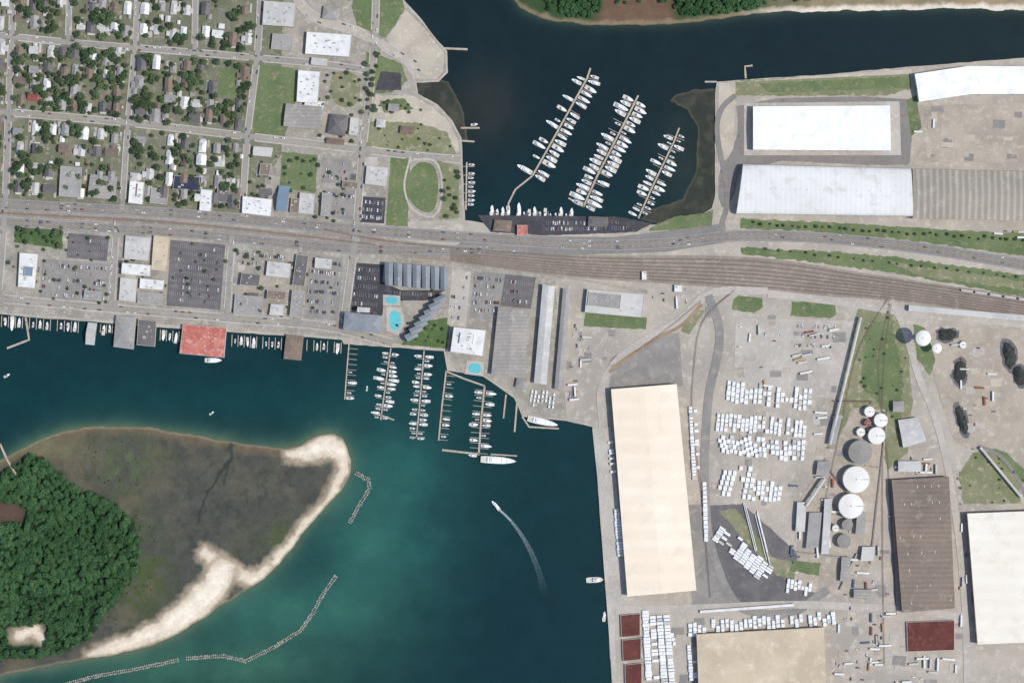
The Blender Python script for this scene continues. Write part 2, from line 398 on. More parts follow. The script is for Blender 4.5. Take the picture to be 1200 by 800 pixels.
def strip(mb, pts, w, z, k, off=0, side=None):
    l = [W(*p) for p in offs(pts, off-w/2)]; r = [W(*p) for p in offs(pts, off+w/2)]
    for i in range(len(pts)-1):
        mb.face([(*r[i], z), (*r[i+1], z), (*l[i+1], z), (*l[i], z)], k)
        if side is not None:
            mb.face([(*r[i+1], z), (*r[i], z), (*r[i], side), (*r[i+1], side)], k); mb.face([(*l[i], z), (*l[i+1], z), (*l[i+1], side), (*l[i], side)], k)
def road(name, pts, w, k='street', walks=False, mark=None, l='b'):
    pts = crs(pts); z = nz(l); mb = MB(); strip(mb, pts, w, z, k); mb.obj(name)
    ROADS.append((pts, w, walks, mark, z)); return pts
# base zones
sheet('town_ground', [(-2800, 350), (0, 366), (400, 395), (520, 409), (535, 436), (566, 438), (604, 464), (612, 486), (664, 491), (690, 470), (715, 425), (740, 395), (760, 340), (640, 320), (520, 300), (430, 262), (0, 225), (-2800, 180)], 'town')
sheet('town_ground', [(-2800, 180), (0, 225), (430, 262), (542, 257), (540, 190), (539, 163), (528, 142), (510, 124), (488, 111), (486, 96), (513, 94), (523, 84), (522, 62), (495, 27), (469, 0), (438, -290), (-2800, -290)], 'town')
sheet('residential_yards', [(-1500, 190), (0, 232), (290, 250), (330, 180), (330, 60), (345, -280), (-1500, -280)], 'yard', r=0)
sheet('grass_field', [(299, 76), (349, 80), (346, 120), (334, 160), (294, 156)], 'grass', r=.5)
sheet('grass_field', [(330, 178), (372, 182), (370, 226), (328, 220)], 'grass', r=.6)
sheet('grass_field', [(458, 184), (481, 186), (478, 266), (452, 264)], 'grass', r=.6)
sheet('grass_field', [(484, 190), (508, 190), (515, 215), (510, 250), (490, 248), (474, 225)], 'grass', r=.5, sm=2)
sheet('grass_field', [(512, 188), (538, 195), (538, 255), (515, 258), (520, 225)], 'drygrass', r=.6)
sheet('grass_field', [(412, 8), (425, -60), (460, -60), (474, 12), (452, 45), (418, 30)], 'grass', r=.6)
sheet('grass_field', [(428, 60), (470, 74), (478, 95), (460, 108), (432, 112)], 'grass', r=1)
sheet('grass_field', [(388, 82), (422, 86), (422, 122), (402, 128), (386, 115)], 'drygrass', r=.6, sm=2)
sheet('sandy_lot', [(440, 112), (484, 112), (508, 126), (527, 144), (536, 164), (538, 178), (430, 172)], 'dirt', r=1)
sheet('grass_field', [(432, 142), (490, 144), (525, 156), (534, 182), (428, 172)], 'drygrass', r=1.4)
sheet('grass_field', [(445, 118), (475, 116), (485, 128), (450, 132)], 'grass', r=1.4)
sheet('sandy_lot', [(452, 46), (476, 12), (494, 30), (506, 44), (520, 62), (520, 83), (511, 93), (484, 92), (470, 70)], 'dirt', r=.8)
sheet('asphalt_lot', [(446, 84), (470, 86), (470, 106), (440, 106)], 'vdlot', r=.8)
sheet('park_lawn', [(18, 261), (74, 265), (73, 292), (16, 284)], 'lush', r=1)
sheet('parking_lot', [(80, 273), (128, 277), (125, 306), (78, 302)], 'dlot')
sheet('parking_lot', [(50, 303), (128, 309), (124, 356), (46, 350)], 'lot')
sheet('parking_lot', [(200, 281), (264, 287), (258, 363), (195, 358)], 'dlot')
sheet('parking_lot', [(362, 298), (402, 302), (396, 376), (356, 372)], 'lot')
sheet('parking_lot', [(418, 308), (450, 310), (448, 330), (470, 340), (522, 340), (500, 352), (450, 352), (446, 388), (408, 384)], 'vdlot')
sheet('parking_lot', [(422, 230), (452, 232), (450, 262), (420, 260)], 'vdlot')
sheet('parking_lot', [(378, 185), (412, 188), (410, 216), (376, 213)], 'lot')
sheet('parking_lot', [(378, 220), (420, 224), (416, 258), (374, 254)], 'lot')
sheet('lawn', [(494, 376), (527, 372), (524, 408), (470, 404)], 'lush', r=.5)
sheet('parking_lot', [(530, 316), (552, 318), (546, 384), (524, 380)], 'paleroad')
sheet('parking_lot', [(556, 318), (592, 321), (586, 362), (574, 374), (550, 372)], 'lot')
sheet('parking_lot', [(592, 321), (628, 325), (622, 362), (586, 358)], 'dlot')
sheet('parking_lot', [(560, 252), (722, 254), (765, 262), (745, 272), (640, 276), (575, 272)], 'vdlot', r=.5)
sheet('grass_verge', [(770, 262), (790, 254), (822, 250), (836, 246), (834, 264), (800, 270), (760, 270)], 'grass', r=.7)
sheet('concrete_yard', [(650, 326), (690, 330), (760, 345), (800, 350), (760, 395), (715, 420), (688, 492), (664, 490)], 'ground')
sheet('lawn', [(686, 366), (758, 372), (757, 386), (684, 382)], 'grass', r=.6)
sheet('grass_median', [(860, 350), (866, 346), (893, 349), (894, 360), (884, 367), (858, 363)], 'grass', r=.6)
sheet('grass_median', [(928, 353), (978, 355), (980, 368), (972, 373), (926, 370)], 'grass', r=.8)
sheet('grass_verge', [(812, 362), (826, 364), (808, 392), (798, 388)], 'drygrass', r=.6)
sheet('grass_verge', [(862, 95), (1066, 84), (1068, 104), (1040, 112), (862, 112)], 'drygrass', r=1)
sheet('grass_verge', [(890, 98), (1066, 90), (1066, 104), (900, 108)], 'grass', r=1)
sheet('shore_road', [(842, 98), (1068, 81), (1068, 87), (862, 96), (858, 256), (842, 252)], 'dirt', r=.4)
sheet('loop_road', smooth([(862, 116), (1062, 112), (1070, 130), (1072, 186), (1060, 196), (870, 186), (858, 240), (842, 244), (842, 196), (858, 180), (866, 150)], 1), 'hwy', r=.3)
sheet('concrete_pad', [(872, 121), (1054, 119), (1056, 182), (872, 182)], 'paleroad')
sheet('gravel_yard', [(1072, 124), (1600, 110), (1600, 192), (1066, 190)], 'sanddirt', r=.6)
sheet('grass_verge', [(1062, 118), (1074, 112), (1080, 150), (1068, 160)], 'grass', r=.8)
sheet('grass_verge', [(868, 256), (1000, 262), (1120, 270), (1600, 292), (1600, 330), (1200, 300), (1060, 281), (940, 270), (868, 268)], 'grass', r=1)
sheet('grass_verge', [(868, 290), (960, 294), (1040, 300), (1200, 322), (1600, 380), (1600, 410), (1200, 348), (1060, 322), (960, 308), (870, 298)], 'grass', r=1.4)
sheet('grass_verge', [(1040, 306), (1200, 330), (1200, 340), (1080, 324)], 'drygrass', r=1.4)
sheet('asphalt_yard', [(716, 420), (760, 392), (796, 390), (800, 452), (714, 456)], 'lot', r=.6)
sheet('concrete_yard', [(862, 372), (1004, 376), (988, 468), (860, 452)], 'paleroad')
sheet('quay_apron', [(694, 502), (716, 500), (736, 700), (720, 716), (722, 800), (718, 800), (708, 670), (700, 560)], 'conc')
sheet('asphalt_yard', [(826, 592), (870, 590), (960, 670), (966, 694), (930, 712), (860, 706), (834, 660)], 'dlot', r=.5)
sheet('asphalt_yard', [(800, 592), (832, 590), (836, 660), (862, 710), (812, 712)], 'lot')
sheet('grass_strip', [(842, 598), (862, 596), (905, 652), (964, 668), (958, 684), (910, 674), (880, 640)], 'drygrass', r=.7)
sheet('grass_verge', [(1006, 362), (1046, 360), (1062, 400), (1070, 470), (1064, 530), (1040, 550), (1022, 500), (1000, 476), (984, 510), (964, 545), (980, 480)], 'drygrass', r=1.2)
sheet('grass_verge', [(1016, 376), (1046, 378), (1058, 440), (1056, 500), (1034, 478), (1008, 450)], 'grass', r=2)
sheet('tank_farm_gravel', [(1000, 478), (1038, 480), (1036, 540), (1030, 640), (1000, 700), (930, 690), (940, 580), (980, 520)], 'sanddirt', r=1)
sheet('grass_strip', [(930, 655), (962, 660), (960, 674), (925, 668)], 'grass', r=1)
sheet('gravel_yard', [(1084, 392), (1140, 384), (1300, 392), (1300, 560), (1240, 570), (1180, 540), (1120, 520), (1096, 450)], 'sanddirt', r=.8)
sheet('grass_strip', [(1140, 530), (1168, 528), (1196, 560), (1196, 590), (1130, 590), (1124, 556)], 'drygrass', r=1)
sheet('grass_strip', [(1158, 524), (1180, 530), (1220, 570), (1220, 580), (1190, 560)], 'grass', r=1)
sheet('grass_verge', [(1070, 380), (1084, 384), (1096, 420), (1090, 440), (1074, 420)], 'grass', r=1)
sheet('dry_soil', [(1124, 552), (1178, 556), (1180, 584), (1128, 586)], 'drygrass', r=.8)
# spoil heaps (low dark mounds) on the gravel yard
def heap(q):
    cx, cy = sum(p[0] for p in q)/len(q), sum(p[1] for p in q)/len(q)
    sheet('wet_ground', [(cx+(x-cx)*1.25, cy+(y-cy)*1.25) for x, y in q], 'dlot', r=1.8, sm=1)
    o = rough(smooth(q, 1), 2.5, 1.0); mb = MB(); prev = [W(*p) for p in o]; pzs = [1.7]*len(o); c0 = Vector(W(cx, cy))
    for t, z in ((.72, 2.9), (.4, 3.7)):
        nx_ = [tuple(c0+(Vector(W(*p))-c0)*t*U(.9, 1.1)) for p in o]; zz = [z+U(-.35, .35) for _ in o]
        mb.prism(prev, nx_, pzs, zz, 'pond', cap=False); prev, pzs = nx_, zz
    for i in range(len(o)): j = (i+1) % len(o); mb.face([(*prev[i], pzs[i]), (*prev[j], pzs[j]), (c0.x, c0.y, 4.1)], 'pond')
    mb.obj('coal_heap')
for q in ([(1118, 425), (1130, 420), (1134, 440), (1124, 452), (1116, 442)], [(1118, 476), (1126, 474), (1136, 500), (1132, 512), (1122, 500)], [(1172, 400), (1188, 402), (1192, 425), (1180, 436)], [(1098, 384), (1122, 386), (1120, 398), (1100, 400)], [(1184, 430), (1200, 428), (1204, 450), (1190, 452)]): heap(q)
# repaired pavement patches and stains
pt = MB(); i_ = 0; PP = []
for poly, n, ks in (([(862, 372), (1000, 376), (985, 600), (830, 590)], 60, ('ground', 'paleroad', 'lot', 'sanddirt')), ([(640, 330), (760, 345), (740, 395), (690, 480), (664, 480)], 24, ('ground', 'lot', 'paleroad')),
                    ([(970, 700), (1130, 720), (1130, 800), (970, 800)], 26, ('lot', 'sanddirt', 'paleroad', 'dirt')), ([(0, 275), (410, 300), (400, 375), (0, 342)], 60, ('lot', 'street', 'paleroad', 'conc', 'dlot')), ([(1072, 126), (1200, 126), (1200, 188), (1072, 188)], 22, ('sanddirt', 'dirt', 'lot')),
                    ([(1090, 400), (1170, 392), (1170, 550), (1140, 520)], 20, ('sanddirt', 'dirt', 'paleroad')), ([(820, 340), (1000, 360), (1000, 376), (820, 380)], 10, ('lot', 'ground')), ([(930, 560), (1045, 600), (1045, 700), (930, 690)], 20, ('lot', 'dirt', 'ground')), ([(300, 180), (440, 185), (430, 262), (290, 250)], 26, ('lot', 'street', 'conc', 'dlot')), ([(370, 60), (450, 90), (440, 175), (370, 165)], 16, ('conc', 'street', 'lot', 'dirt')), ([(740, 700), (830, 710), (830, 800), (740, 800)], 12, ('lot', 'paleroad'))):
    for p in scat(poly, n):
        w_, h_ = U(5, 16), U(4, 12); sh = U(-.06, .1); q = [(p[0]-w_/2, p[1]-h_/2), (p[0]+w_/2, p[1]-h_/2+w_*sh), (p[0]+w_/2-h_*sh, p[1]+h_/2+w_*sh), (p[0]-w_/2-h_*sh, p[1]+h_/2)]
        if any(inpoly(c_, g) for g in GREEN for c_ in q+[p]): continue
        lv = next((l_ for l_ in random.sample(range(11), 11) if all(math.dist(p, a) > 24 for a, m_ in PP if m_ == l_)), None)
        if lv is None: continue
        PP.append((p, lv)); tri_up(pt, rough(q, 2.5, .35), 1.902+lv*.004, random.choice(ks))
pt.obj('pavement_patches')

# rail yard and highway
YT = crs([(380, 266), (440, 278), (560, 290), (700, 299), (840, 300), (900, 303), (1000, 318), (1100, 333), (1200, 348), (1600, 420)])
YB = crs([(380, 290), (440, 297), (520, 306), (640, 322), (760, 331), (860, 338), (960, 346), (1050, 353), (1200, 374), (1600, 450)])
sheet('rail_yard', YT+YB[::-1], 'rail', 'b')
sheet('rail_median', [(-1500, 160), (0, 246), (200, 258), (430, 281), (430, 288), (200, 264), (0, 253), (-1500, 168)], 'rail', l='b')
HN = road('highway', [(-1500, 150), (0, 239), (200, 250), (430, 270), (560, 279), (700, 287), (780, 285), (850, 277), (950, 278), (1050, 287), (1200, 310), (1600, 380)], 13, 'hwy', False, 'h')
HS = road('highway', [(-1500, 175), (0, 260), (200, 272), (430, 292), (520, 293), (620, 293)], 11, 'hwy', False, 'h')
sheet('highway', [(560, 273), (640, 277), (720, 278), (850, 262), (850, 284), (780, 295), (640, 300), (520, 296)], 'hwy', 'b')
ST = [([(-1500, -20), (0, 42), (60, 48), (300, 68), (400, 78), (440, 84)], 6), ([(-1500, 60), (0, 131), (150, 144), (290, 160), (430, 176), (480, 182), (540, 187)], 7),
      ([(-1500, 290), (0, 350), (150, 363), (270, 373), (400, 386), (460, 402)], 8),
      ([(18, -200), (14, 40), (10, 130), (6, 240), (-2, 352)], 6), ([(166, -200), (158, 56), (150, 144), (143, 246)], 5), ([(308, -200), (301, 68), (290, 160), (284, 254)], 6),
      ([(440, -200), (436, 84), (425, 175), (418, 262), (402, 384)], 7), ([(137, 262), (130, 360)], 6), ([(272, 276), (266, 370)], 6), ([(84, -200), (80, 50)], 5), ([(360, -200), (368, 20), (420, 38), (470, 66), (500, 84)], 9),
      ([(352, 290), (346, 378)], 4), ([(232, -200), (228, 60)], 5)]
for i, (p, w) in enumerate(ST): road('street', p, w, 'paleroad' if i == 10 else 'street', True, 's' if w > 6 else None)
road('footpath', [(481, 184), (474, 222), (484, 246), (508, 254), (518, 225), (508, 188), (484, 187)], 2.5, 'paleroad')
road('access_road', [(848, 276), (846, 262), (850, 250), (852, 120), (862, 112)], 6, 'hwy')
road('access_road', [(706, 500), (706, 450), (722, 424), (760, 396), (800, 372), (824, 348), (900, 340)], 9, 'paleroad')
road('port_road', [(830, 346), (842, 380), (830, 470), (826, 560), (836, 650), (870, 712), (930, 716), (970, 690)], 10, 'lot')
road('port_road', [(1044, 352), (1058, 380), (1076, 440), (1096, 490), (1110, 545), (1122, 620), (1130, 700), (1134, 820), (1136, 1200)], 8, 'paleroad')
road('port_road', [(900, 344), (1000, 356), (1060, 366), (1200, 380), (1600, 440)], 9, 'paleroad')
road('port_road', [(722, 714), (820, 712), (930, 708), (1030, 712), (1132, 722)], 9, 'paleroad')
road('curved_road', [(1146, 522), (1170, 532), (1190, 556), (1206, 590)], 4, 'hwy')
road('track_bed', [(714, 436), (740, 416), (770, 396), (800, 380), (822, 356)], 4, 'brownroad')
# rail tracks
rt = MB()
def track(pts, st=.9):
    pts = crs(pts, 6); z = 2.12; p = [W(*q) for q in pts]
    strip(rt, pts, .12, z+.16, 'steel', -.62, z); strip(rt, pts, .12, z+.16, 'steel', .62, z)
    for a, b in zip(p, p[1:]):
        L = math.dist(a, b); k = int(L/st); an = math.atan2(b[1]-a[1], b[0]-a[0])
        for i in range(k): rt.box(a[0]+(b[0]-a[0])*i/k, a[1]+(b[1]-a[1])*i/k, z-.1, .26, 2.5, .16, 'sleeper', rot=an)
def yl(t): return [(YT[int(i*(len(YT)-1)/24)][0]*(1-t)+YB[int(i*(len(YB)-1)/24)][0]*t, YT[int(i*(len(YT)-1)/24)][1]*(1-t)+YB[int(i*(len(YB)-1)/24)][1]*t) for i in range(25)]
for t in (.12, .26, .4, .52, .64, .76, .88): track(yl(t)[3:20] if t > .2 else yl(t)[:20])
track([(-200, 238), (0, 249.5), (200, 261), (400, 282), (440, 287)])
track([(860, 340), (826, 372), (812, 440), (824, 600), (832, 700)]); track([(716, 430), (770, 394), (822, 352)])
track([(1040, 350), (1010, 400), (985, 500), (966, 590)]); track([(1042, 356), (1030, 420), (1040, 540), (1046, 640), (1050, 720)]); track([(1044, 356), (1036, 420), (1034, 540), (1034, 640), (1036, 780)])
rt.obj('railway_tracks')
# sidewalks, kerbs and markings
def near(p, skip, pad):
    for i, (a, w) in enumerate(RP):
        if i == skip: continue
        if np.min(np.hypot(a[:, 0]-p[0], a[:, 1]-p[1])) < w/2+pad+2.5: return True
    return False
RP = [(np.array(dens([q for q in r[0] if -200 < q[0] < 1400 and -200 < q[1] < 1000] or r[0][:2], 2.5)), r[1]) for r in ROADS]
sw = MB(); mk = MB()
for i, (pts, w, walks, mark, z) in enumerate(ROADS):
    pts = [p for p in pts if -150 < p[0] < 1350 and -120 < p[1] < 920]
    if len(pts) < 2: continue
    d2 = dens(pts, 4)
    for s_ in (-1, 1):
        if not walks: break
        o = offs(d2, s_*(w/2+.7)); run = []
        for p in o+[None]:
            if p is None or near(p, i, .5) :
                if len(run) > 1: strip(sw, run, 1.3, z+.12, 'conc', 0, 1.5)
                run = []
            else: run.append(p)
    if mark:
        for q, (a, b) in enumerate(zip(d2, d2[1:])):
            if near(a, i, 0) and mark == 's': continue
            if mark == 's': strip(mk, [a, b], .12, z+.02, 'yellow', -.12); strip(mk, [a, b], .12, z+.02, 'yellow', .12)
            else:
                for s_ in (-1, 1):
                    strip(mk, [a, b], .14, z+.012, 'white', s_*(w/2-1))
                    if q % 2: strip(mk, [a, ((a[0]+b[0])/2, (a[1]+b[1])/2)], .16, z+.012, 'white', s_*w*.17)
                strip(mk, [a, b], .2, z+.012, 'yellow', 0)
sw.obj('sidewalks')

# ------------------------------------------------------------ vehicles
def car_mesh(kind, body):
    mb = MB(); L, Wd = {'car': (4.6, 1.85), 'pickup': (5.6, 2.0), 'suv': (4.9, 1.95)}[kind]
    def sl(x0, x1, z0, x2, x3, z1, k, kt, wt=.9):
        mb.prism([(x0, -Wd/2), (x1, -Wd/2), (x1, Wd/2), (x0, Wd/2)], [(x2, -Wd/2*wt), (x3, -Wd/2*wt), (x3, Wd/2*wt), (x2, Wd/2*wt)], z0, z1, k, kt)
    sl(-L/2, L/2, .35, -L/2+.05, L/2-.1, .75, body, body, 1); sl(-L/2+.05, L/2-.1, .75, -L/2+.15, L/2-.35, .98, body, body, .94)
    if kind == 'car': sl(-1.7, 1.1, .98, -1.1, .4, 1.42, 'glass', body, .78)
    elif kind == 'suv': sl(-2.2, 1.2, .98, -2.0, .5, 1.7, 'glass', body, .82)
    else:
        sl(-.8, 1.4, .98, -.6, .8, 1.65, 'glass', body, .82)
        mb.face([(-2.6, -.75, .985), (-.95, -.75, .985), (-.95, .75, .985), (-2.6, .75, .985)], 'rubber')
    for x in (-L*.31, L*.31):
        for y in (-Wd/2+.1, Wd/2-.1):
            n = 10; c_ = [(x+.34*math.cos(2*math.pi*i/n), .34+.34*math.sin(2*math.pi*i/n)) for i in range(n)]
            for s_ in (-.12, .12): mb.face([(a, y+s_, b) for a, b in c_], 'rubber')
            for i in range(n):
                a, b = c_[i], c_[(i+1) % n]; mb.face([(a[0], y-.12, a[1]), (b[0], y-.12, b[1]), (b[0], y+.12, b[1]), (a[0], y+.12, a[1])], 'rubber')
    mb.face([(L/2-.09, -.8, .55), (L/2-.09, -.4, .55), (L/2-.09, -.4, .72), (L/2-.09, -.8, .72)], 'white')
    return mb.mesh('parked_'+kind)
for n_, c_ in (('cw', (236, 236, 236)), ('cs', (186, 188, 190)), ('cb', (62, 62, 66)), ('cg', (114, 116, 119)), ('cr', (140, 66, 62)), ('cbl', (76, 92, 124)), ('ct', (176, 165, 146))):
    M[n_] = mat('car_paint_'+n_, c_, rough=.35, spec=.5, v=.02)
CARS = [(('parked_car', 'parked_pickup_truck', 'parked_suv')[('car', 'pickup', 'suv').index(k)], car_mesh(k, c_)) for k, c_ in
        (('car', 'cw'), ('suv', 'cw'), ('pickup', 'cw'), ('car', 'cs'), ('suv', 'cs'), ('car', 'cb'), ('suv', 'cs'), ('pickup', 'cg'), ('car', 'cr'), ('suv', 'cbl'), ('car', 'ct'), ('pickup', 'cw'), ('car', 'cg'))]
def car(x, y, rz, z=1.98, nm=None):
    n, me = random.choice(CARS); inst(nm or n, me, (x, y, z), rz+(math.pi if R() < .5 else 0))
def parking(q, rows, occ, zz=1.98, lines=True):
    A, B, D = [Vector(W(*q[i])) for i in (0, 1, 3)]; Cc = Vector(W(*q[2]))
    for r in range(rows):
        v = (r+.5)/rows; oc = occ*U(.5, 1.4)
        a = A.lerp(D, v); b = B.lerp(Cc, v); u = (b-a); L = u.length; u.normalize(); p = Vector((-u.y, u.x)); n = int(L/2.9)
        for i in range(n+1):
            o = a+u*(i*2.9)
            if lines: mk.face([(*(o-u*.07-p*2.6), zz+.02), (*(o+u*.07-p*2.6), zz+.02), (*(o+u*.07+p*2.6), zz+.02), (*(o-u*.07+p*2.6), zz+.02)], 'white')
            if i < n and R() < oc:
                m = o+u*1.45+p*U(-.3, .3); car(m.x, m.y, math.atan2(p.y, p.x)+U(-.03, .03), zz-.1)
parking([(81, 275), (126, 279), (124, 304), (80, 300)], 3, .04, 1.95); parking([(51, 306), (127, 311), (124, 354), (48, 348)], 5, .5, 1.95)
parking([(202, 284), (262, 289), (257, 360), (198, 355)], 9, .1, 1.95); parking([(364, 300), (400, 304), (395, 373), (358, 370)], 6, .6, 1.95)
parking([(418, 310), (446, 312), (440, 382), (410, 380)], 7, .3, 1.95); parking([(423, 232), (450, 234), (449, 260), (421, 258)], 3, .5, 1.95)
parking([(380, 187), (410, 190), (408, 214), (378, 211)], 3, .5, 1.95); parking([(380, 222), (418, 226), (414, 256), (376, 252)], 3, .5, 1.95)
parking([(532, 318), (551, 319), (545, 380), (526, 377)], 5, .25, 1.95); parking([(557, 321), (590, 324), (585, 368), (553, 368)], 5, .6, 1.95)
parking([(594, 324), (626, 328), (620, 360), (588, 356)], 3, .3, 1.95); parking([(640, 258), (722, 258), (740, 270), (640, 272)], 2, .55, 1.95)
parking([(302, 186), (324, 188), (320, 240), (296, 236)], 4, .4, 1.95); parking([(278, 292), (345, 298), (344, 318), (276, 312)], 2, .5, 1.95)
parking([(460, 338), (518, 340), (500, 350), (456, 348)], 1, .6, 1.95); parking([(925, 376), (985, 378), (975, 412), (935, 410)], 3, .4, 1.95)
parking([(866, 120), (870, 120), (870, 186), (866, 186)], 14, .3, 1.95, False)
for i, (pts, w, walks, mark, z) in enumerate(ROADS):
    for a, b in zip(pts, pts[1:]):
        if not (0 < a[0] < 1200 and 0 < a[1] < 800): continue
        an = math.atan2(-(b[1]-a[1]), b[0]-a[0])
        if mark == 'h' and R() < .5:
            for s_ in (-.32, -.12, .12, .32):
                if R() < .3: x, y = W(*offs([a, b], s_*w)[0]); car(x, y, an, z)
        elif walks and R() < .5:
            s_ = random.choice((-.36, .36)); x, y = W(*offs([a, b], s_*w)[0]); car(x, y, an, z)

# ------------------------------------------------------------ buildings
def wallbits(mb, P2, h, style):
    n = len(P2)
    for i in range(n):
        a, b = Vector(P2[i]), Vector(P2[(i+1) % n]); L = (b-a).length
        if L < 3: continue
        u = (b-a)/L; o = Vector((u.y, -u.x))*.04
        def q(s0, s1, z0, z1, k):
            p0, p1 = a+u*s0+o, a+u*s1+o; mb.face([(*p0, z0), (*p1, z0), (*p1, z1), (*p0, z1)], k)
        if style == 'ware':
            k = max(1, int(L/22))
            for j in range(k):
                s0 = L*(j+.5)/k; q(s0-min(2.5, L*.4), s0+min(2.5, L*.4), .02, min(5, h-1), 'door')
        else:
            k = max(1, int(L/4)); st = max(1, int(h/3.1))
            for f in range(st):
                for j in range(k):
                    s0 = L*(j+.5)/k
                    if f == 0 and j == k//2 and i % 2 == 0: q(s0-.6, s0+.6, .02, 2.3, 'door')
                    else: q(s0-.7, s0+.7, f*3.1+1, f*3.1+2.4, 'glass')
def bld(name, pts, h, kind='flat', roof='r_lgrey', wall='w_tan', nr=1, rise=None, style='win', units=None, ridge=None, lights=False):
    if len(pts) == 4 and not isinstance(pts[0], tuple): x0, y0, x1, y1 = pts; pts = [(x0, y0), (x1, y0), (x1, y1), (x0, y1)]
    P4 = [Vector(W(*p)) for p in pts]; c0 = sum(P4, Vector((0, 0)))/4; P4 = [p-c0 for p in P4]
    ar = sum(P4[i].x*P4[(i+1) % 4].y-P4[(i+1) % 4].x*P4[i].y for i in range(4))
    if ar < 0: P4 = [P4[1], P4[0], P4[3], P4[2]]
    A, B, Cc, D = P4
    Q = lambda u, v: tuple(A.lerp(B, u).lerp(D.lerp(Cc, u), v))
    mb = MB(); P2 = [tuple(p) for p in P4]; Lu = (B-A).length; Lv = (D-A).length
    if kind == 'flat':
        e = .45; eu, ev = e/Lu, e/Lv; pz = .6; I = [Q(eu, ev), Q(1-eu, ev), Q(1-eu, 1-ev), Q(eu, 1-ev)]
        mb.prism(P2, P2, 0, h+pz, wall, cap=False)
        for i in range(4):
            j = (i+1) % 4
            mb.face([(*P2[i], h+pz), (*P2[j], h+pz), (*I[j], h+pz), (*I[i], h+pz)], 'r_lgrey')
            mb.face([(*I[j], h), (*I[i], h), (*I[i], h+pz), (*I[j], h+pz)], wall)
        mb.face([(*p, h) for p in I], roof)
        n = units if units is not None else int(Lu*Lv/150)+1
        for _ in range(n):
            x, y = Q(U(.15, .85), U(.15, .85)); s_ = U(1.2, 2.6); an = math.atan2(B.y-A.y, B.x-A.x); zb = h+.02+U(0, .03)
            mb.box(x, y, zb, s_*1.4, s_, 1.1, 'r_grey', 'r_lgrey', rot=an); mb.cyl(x, y, zb+1.11, s_*.3, .12, 'r_dgrey', 8)
    elif kind == 'barrel':
        mb.prism(P2, P2, 0, h, wall, cap=False); rise = rise or Lv*.18; K = 14
        sec = [((1-math.cos(math.pi*i/K))/2, h+rise*math.sin(math.pi*i/K)**.8) for i in range(K+1)]
        for (v0, z0), (v1, z1) in zip(sec, sec[1:]): mb.face([(*Q(0, v0), z0), (*Q(1, v0), z0), (*Q(1, v1), z1), (*Q(0, v1), z1)], roof)
        for uu in (0, 1): mb.face([(*Q(uu, v), z) for v, z in sec], wall)
        if ridge:
            for j in range(int(Lu/16)): x, y = Q((j+.5)/int(Lu/16), .5); mb.cyl(x, y, h+rise-.2, .9, 1.1, ridge, 10, .7)
    else:
        mb.prism(P2, P2, 0, h, wall, cap=False)
        rise = rise or Lv/nr*.22; e = .5/Lu
        for k in range(nr):
            v0, v1 = k/nr, (k+1)/nr; vm = (v0+v1)/2; o = .4/Lv
            a0 = v0-(o if k == 0 else 0); b1 = v1+(o if k == nr-1 else 0)
            if kind == 'hip': hu = min(.45, Lv/nr/2/Lu)
            else: hu = -e
            r0, r1 = Q(hu, vm), Q(1-hu, vm)
            c_ = [Q(-e, a0), Q(1+e, a0), Q(1+e, b1), Q(-e, b1)]; z = h-.05
            mb.face([(*c_[0], z), (*c_[1], z), (*r1, h+rise), (*r0, h+rise)], roof); mb.face([(*c_[2], z), (*c_[3], z), (*r0, h+rise), (*r1, h+rise)], roof)
            if kind == 'hip': mb.face([(*c_[1], z), (*c_[2], z), (*r1, h+rise)], roof); mb.face([(*c_[3], z), (*c_[0], z), (*r0, h+rise)], roof)
            else:
                for uu in (0, 1): mb.face([(*Q(uu, v0), h), (*Q(uu, v1), h), (*Q(uu, vm), h+rise*.98)], wall)
            if ridge:
                for j in range(max(2, int(Lu/18))):
                    u_ = (j+.5)/max(2, int(Lu/18)); x, y = Q(u_, vm); mb.box(x, y, h+rise-.2, 3, 1.2, 1.0, ridge, rot=math.atan2(B.y-A.y, B.x-A.x))
            if lights:
                nl = int(Lu/9)
                for j in range(nl):
                    for vv in (.25, .75):
                        va = v0+(v1-v0)*vv
                        if R() < .4: x, y = Q((j+.5)/nl, va); mb.box(x, y, h+rise*.5+.0, 1.2, 3.2, .25, 'r_lgrey', rot=math.atan2(B.y-A.y, B.x-A.x))
    wallbits(mb, P2, h, style)
    return mb.obj(name, (c0.x, c0.y, 1.5))
